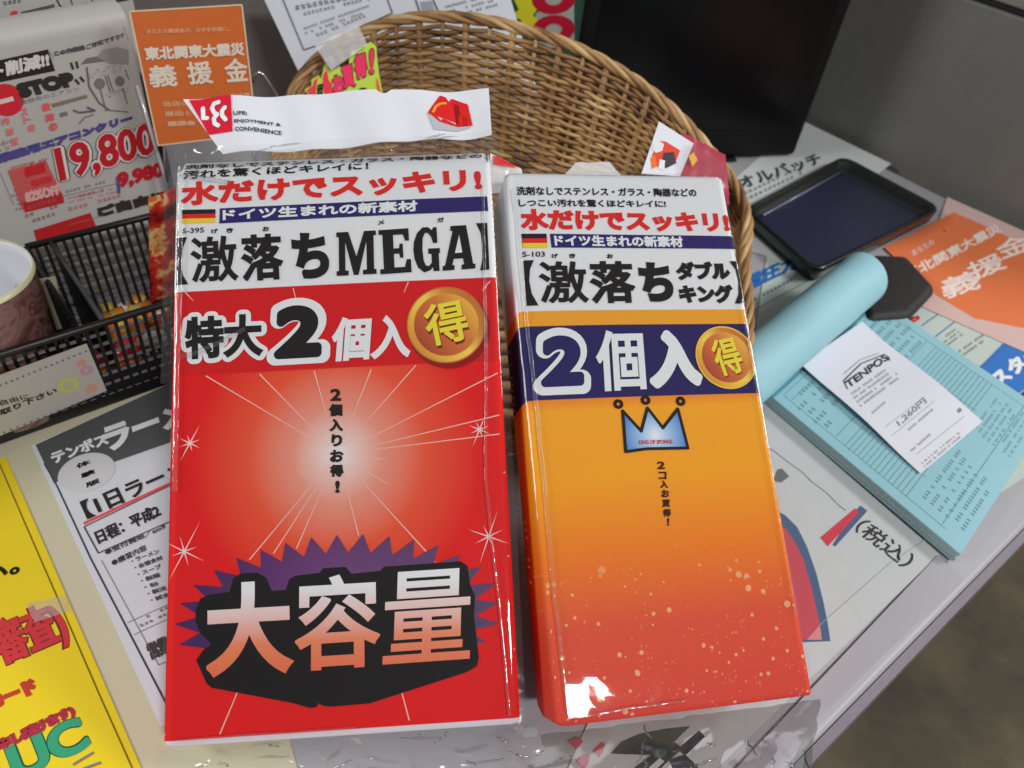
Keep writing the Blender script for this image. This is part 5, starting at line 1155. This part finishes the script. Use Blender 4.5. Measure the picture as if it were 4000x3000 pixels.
scribble(FL, zl(640, 1610), zl(900, 1545), zl(630, 1560), 1, ink(180, 70, 80), fl1, .0004); scribble(FL, zl(520, 1460), zl(560, 1450), zl(515, 1420), 1, ink(110, 106, 116), fl1, .0004)
scribble(FL, zl(300, 760), zl(620, 690), zl(290, 735), 1, ink(150, 148, 146), fl1, .0004); scribble(FL, z5(100, 210), z5(160, 195), z5(60, 60), 5, ink(150, 96, 100), fl1, .0004)
poly(FL, [zl(935, 1430), zl(965, 1420), zl(975, 1560), zl(950, 1568)], .0004, prp, fl1, 'printed_bar')
lines(FL, [(zl(0, 1400), zl(110, 1660)), (zl(500, 1590), zl(1000, 1470)), (zl(1000, 1700), zl(560, 1820))], .0003, .0004, ink(130, 110, 112), fl1)
# picture of the ceiling unit on the flyer
path(FL, [zl(700, 540), zl(720, 700), zl(800, 830), zl(885, 890)], .0008, .0004, ink(90, 88, 88), fl1, 'printed_drawing'); path(FL, [zl(885, 890), zl(1040, 905)], .0006, .0004, ink(110, 108, 108), fl1, 'printed_drawing')
for x, y, r_ in ((805, 675, .0028), (968, 655, .0026)): disc(FL, FL.uv(zl(x, y)), r_, .0004, ink(116, 110, 108), fl1, 'printed_disc', 20)
poly(FL, [zl(650, 520), zl(870, 490), zl(860, 440), zl(700, 470)], .0003, ink(110, 104, 102), fl1, 'printed_block'); poly(FL, [zl(780, 460), zl(830, 400), zl(950, 380), zl(1040, 400), zl(1040, 520), zl(880, 510)], .00034, ink(140, 136, 132), fl1, 'printed_block')
lines(FL, [(zl(850, 610), zl(890, 740)), (zl(870, 605), zl(915, 735)), (zl(1010, 560), zl(1040, 640)), (zl(810, 720), zl(860, 900)), (zl(990, 710), zl(1030, 840))], .0006, .0004, ink(100, 98, 96), fl1, 'printed_drawing')
scribble(FL, zl(720, 640), zl(1040, 560), zl(700, 570), 3, ink(140, 138, 136), fl1, .0004, .6); scribble(FL, zl(860, 800), zl(1040, 750), zl(850, 750), 2, ink(120, 118, 116), fl1, .0004)
lines(FL, [(zl(20, 1130), zl(60, 1240)), (zl(395, 400), zl(435, 480)), (zl(1000, 215), zl(1040, 330))], .0003, .0004, ink(130, 128, 130), fl1)
# second flyer behind
FLb = Surf(FL.o - FL.n * .030, FL.ex, FL.ey)
fl2 = thing('aircon_flyer', 'rear flyer in the rack, only its upper rows showing above the front flyer', 'flyer', FLb.o)
sheet(FLb, [(FLb.uv((-700, 500))[0], .008), (FLb.uv((540, 100))[0], .008), (FLb.uv((540, 100))[0], .24), (FLb.uv((-700, 500))[0], .24)], 'paper_sheet', newsp, fl2, .0003, px=False)
def f2(s, BL, BR, TL, m, bold=0.): return text(FLb, s, BL, BR, TL, m, fl2, .0005, bold)
f2('故', zl(90, 155), zl(150, 135), zl(75, 95), ink(196, 60, 60), .0004); f2('障', zl(120, 245), zl(185, 225), zl(105, 185), ink(196, 50, 56), .0006)
poly(FLb, [zl(175, 125), zl(440, 55), zl(435, 30), zl(165, 95)], .0005, ink(90, 78, 76), fl2, 'printed_bar')
scribble(FLb, zl(-10, 60), zl(170, 30), zl(-20, 0), 1, ink(60, 56, 56), fl2, .0005); scribble(FLb, zl(600, 60), zl(760, 20), zl(590, 30), 1, ink(90, 88, 90), fl2, .0005)
path(FLb, [zl(440, -40), zl(480, 40), zl(540, 105)], .0009, .0005, ink(70, 68, 70), fl2, 'printed_drawing'); lines(FLb, [(zl(560, -40), zl(600, 95)), (zl(740, -20), zl(755, 60))], .0008, .0005, ink(90, 88, 92), fl2, 'printed_drawing')
poly(FLb, [zl(905, 25), zl(1040, 0), zl(1040, -60), zl(900, -60)], .0005, ink(60, 58, 70), fl2, 'printed_block')
path(FLb, [zl(225, 215), zl(225, 180), zl(290, 165)], .0009, .0005, ink(130, 130, 134), fl2, 'printed_mark')
# orange donation card on a wire stand
DP = FL.pt(uB - .012, 0, .010); DS = vertical_surf(V3([DP[0] - .0, DP[1] - .004, 0]), 26)
DS = Surf(hit((617, 560), FL.o + FL.n * .012, FL.n), DS.ex, DS.ey)
dst = thing('donation_card', 'upright orange donation card with white lettering, above the left corner of the red pack', 'card', DS.o)
dq = [(617, 565), (1003, 520), (944, 16), (506, 42)]
sheet(DS, dq, 'card_sheet', mat('orange_card', (214, 110, 52), .5, bump=.05), dst, .0008)
u0 = DS.uv; wcol = ink(226, 204, 176)
lines(DS, [(dq[3], dq[2]), (dq[3], dq[0]), (dq[2], dq[1]), (dq[0], dq[1])], .0008, .001, wcol, dst, 'card_border')
z1_ = lambda x, y: (x * .4521, y * .4521)
def dt(s, BL, BR, TL, bold=0., m=None): return text(DS, s, z1_(*BL), z1_(*BR), z1_(*TL), m or ink(232, 222, 206), dst, .0012, bold)
dt('あなたの義援金が、日本を笑顔に。', (1265, 285), (1980, 262), (1262, 245), .00008, ink(226, 170, 130)); dt('東北関東大震災', (1258, 515), (2112, 470), (1240, 400), .0003)
dt('義', (1300, 750), (1535, 735), (1275, 560), .0003); dt('援', (1635, 725), (1845, 712), (1600, 530), .0003); dt('金', (1955, 705), (2150, 690), (1925, 505), .0003)
dt('当店の', (1410, 915), (1640, 905), (1405, 870), .0001, ink(226, 180, 146)); dt('援助と', (1425, 1000), (1660, 990), (1420, 955), .0001, ink(226, 180, 146)); dt('義援金', (1450, 1085), (1690, 1075), (1445, 1040), .0002, ink(226, 180, 146)); dt('この気', (2000, 830), (2160, 822), (1998, 800), .0001, ink(226, 180, 146))
wm = mat('wire_chrome', (196, 196, 200), .2, metal=.9)
stand = thing('wire_card_stand', 'thin bent wire stand holding the upright orange card', 'stand', DS.o - V3([0, 0, DS.o[2]]))
base_p = DS.pt(*DS.uv((800, 560)), -.004)
tube('wire_loop', [DS.pt(*DS.uv(p), -.003) for p in ((990, 330), (1000, 300), (1015, 290), (1030, 300), (1060, 345), (1095, 400), (1120, 470))], .0009, wm, stand, 8)
tube('wire_leg', [DS.pt(*DS.uv((640, 540)), -.003), DS.pt(*DS.uv((650, 700)), -.006), V3([DS.pt(*DS.uv((650, 700)), -.006)[0], DS.pt(*DS.uv((650, 700)), -.006)[1], .003])], .0009, wm, stand, 8)
tube('wire_leg', [DS.pt(*DS.uv((985, 500)), -.003), V3([DS.pt(*DS.uv((985, 600)), -.006)[0], DS.pt(*DS.uv((985, 600)), -.006)[1], .003])], .0009, wm, stand, 8)
# white notice behind the basket
nn_ = unit(V3([.12, -1, .75])); ex_ = unit(np.cross(V3([0, 0, 1.]), nn_) * 1.0); NS_ = Surf(V3([-.06, .535, .10]), ex_, np.cross(nn_, ex_))
nt_ = thing('printed_notice', 'white printed notice with a ruled box standing behind the basket', 'notice', V3([-.06, .50, 0]))
sheet(NS_, [(1300, 560), (2120, 420), (1960, -120), (990, -90)], 'paper_sheet', paper('notice_white', (186, 190, 198), .45), nt_, .0005)
path(NS_, [zc(430, -60), zc(635, 435), zc(860, 360), zc(1400, 115), zc(1350, -20)], .0008, .0009, ink(70, 72, 84), nt_, 'ruled_box')
scribble(NS_, zc(570, 110), zc(1340, -40), zc(545, 30), 1, ink(90, 92, 102), nt_, .0009); scribble(NS_, zc(640, 150), zc(1310, -10), zc(625, 95), 1, ink(100, 102, 112), nt_, .0009)
scribble(NS_, zc(655, 310), zc(1310, 80), zc(625, 230), 2, ink(96, 98, 108), nt_, .0009); scribble(NS_, zc(690, 360), zc(1330, 100), zc(660, 310), 1, ink(120, 122, 130), nt_, .0009)
scribble(NS_, zc(1880, 175), zc(2330, 60), zc(1850, 40), 3, ink(90, 92, 102), nt_, .0009)
lines(NS_, [(zc(1600, 0), zc(1640, 120)), (zc(1750, 0), zc(1795, 100))], .0010, .0009, ink(70, 72, 80), nt_, 'printed_mark'); poly(NS_, [zc(1660, 110), zc(1760, 90), zc(1740, 10), zc(1640, 20)], .0009, ink(140, 142, 150), nt_, 'printed_block')
# green, yellow and red poster beside the monitor
PO = Surf(KS.o - KS.n * .004, KS.ex, KS.ey); po = thing('sale_poster', 'green and yellow poster with big red lettering, left of the black monitor', 'poster', V3([PO.pt(uL, 0)[0], PO.pt(uL, 0)[1], 0]))
pa = PO.uv((1960, 0))[0]; vlo, vhi = .06, .34
sheet(PO, [(pa, vlo), (uL + .003, vlo), (uL + .003, vhi), (pa, vhi)], 'poster_sheet', paper('poster_green', (40, 74, 58), .4), po, .0005, px=False)
z3 = lambda x, y: (1800 + x * .4521, y * .4521)
poly(PO, [z3(550, 300), z3(520, 170), z3(430, 130), z3(500, 80), z3(440, -40), z3(640, -80), z3(700, 20), z3(620, 130), z3(680, 180), z3(590, 260), z3(600, 330)], .0008, ink(196, 190, 40), po, 'printed_burst')
poly(PO, [z3(640, 400), z3(980, 420), z3(975, -80), z3(700, -80), z3(720, 60), z3(640, 120)], .0007, ink(150, 154, 146), po, 'printed_panel')
for yy in (0, 260): 
    c_ = z3(800, yy - 10); cu = PO.uv(c_); disc(PO, cu, .0165, .0010, ink(166, 14, 44), po, 'printed_ring', 36, .0065, .62)
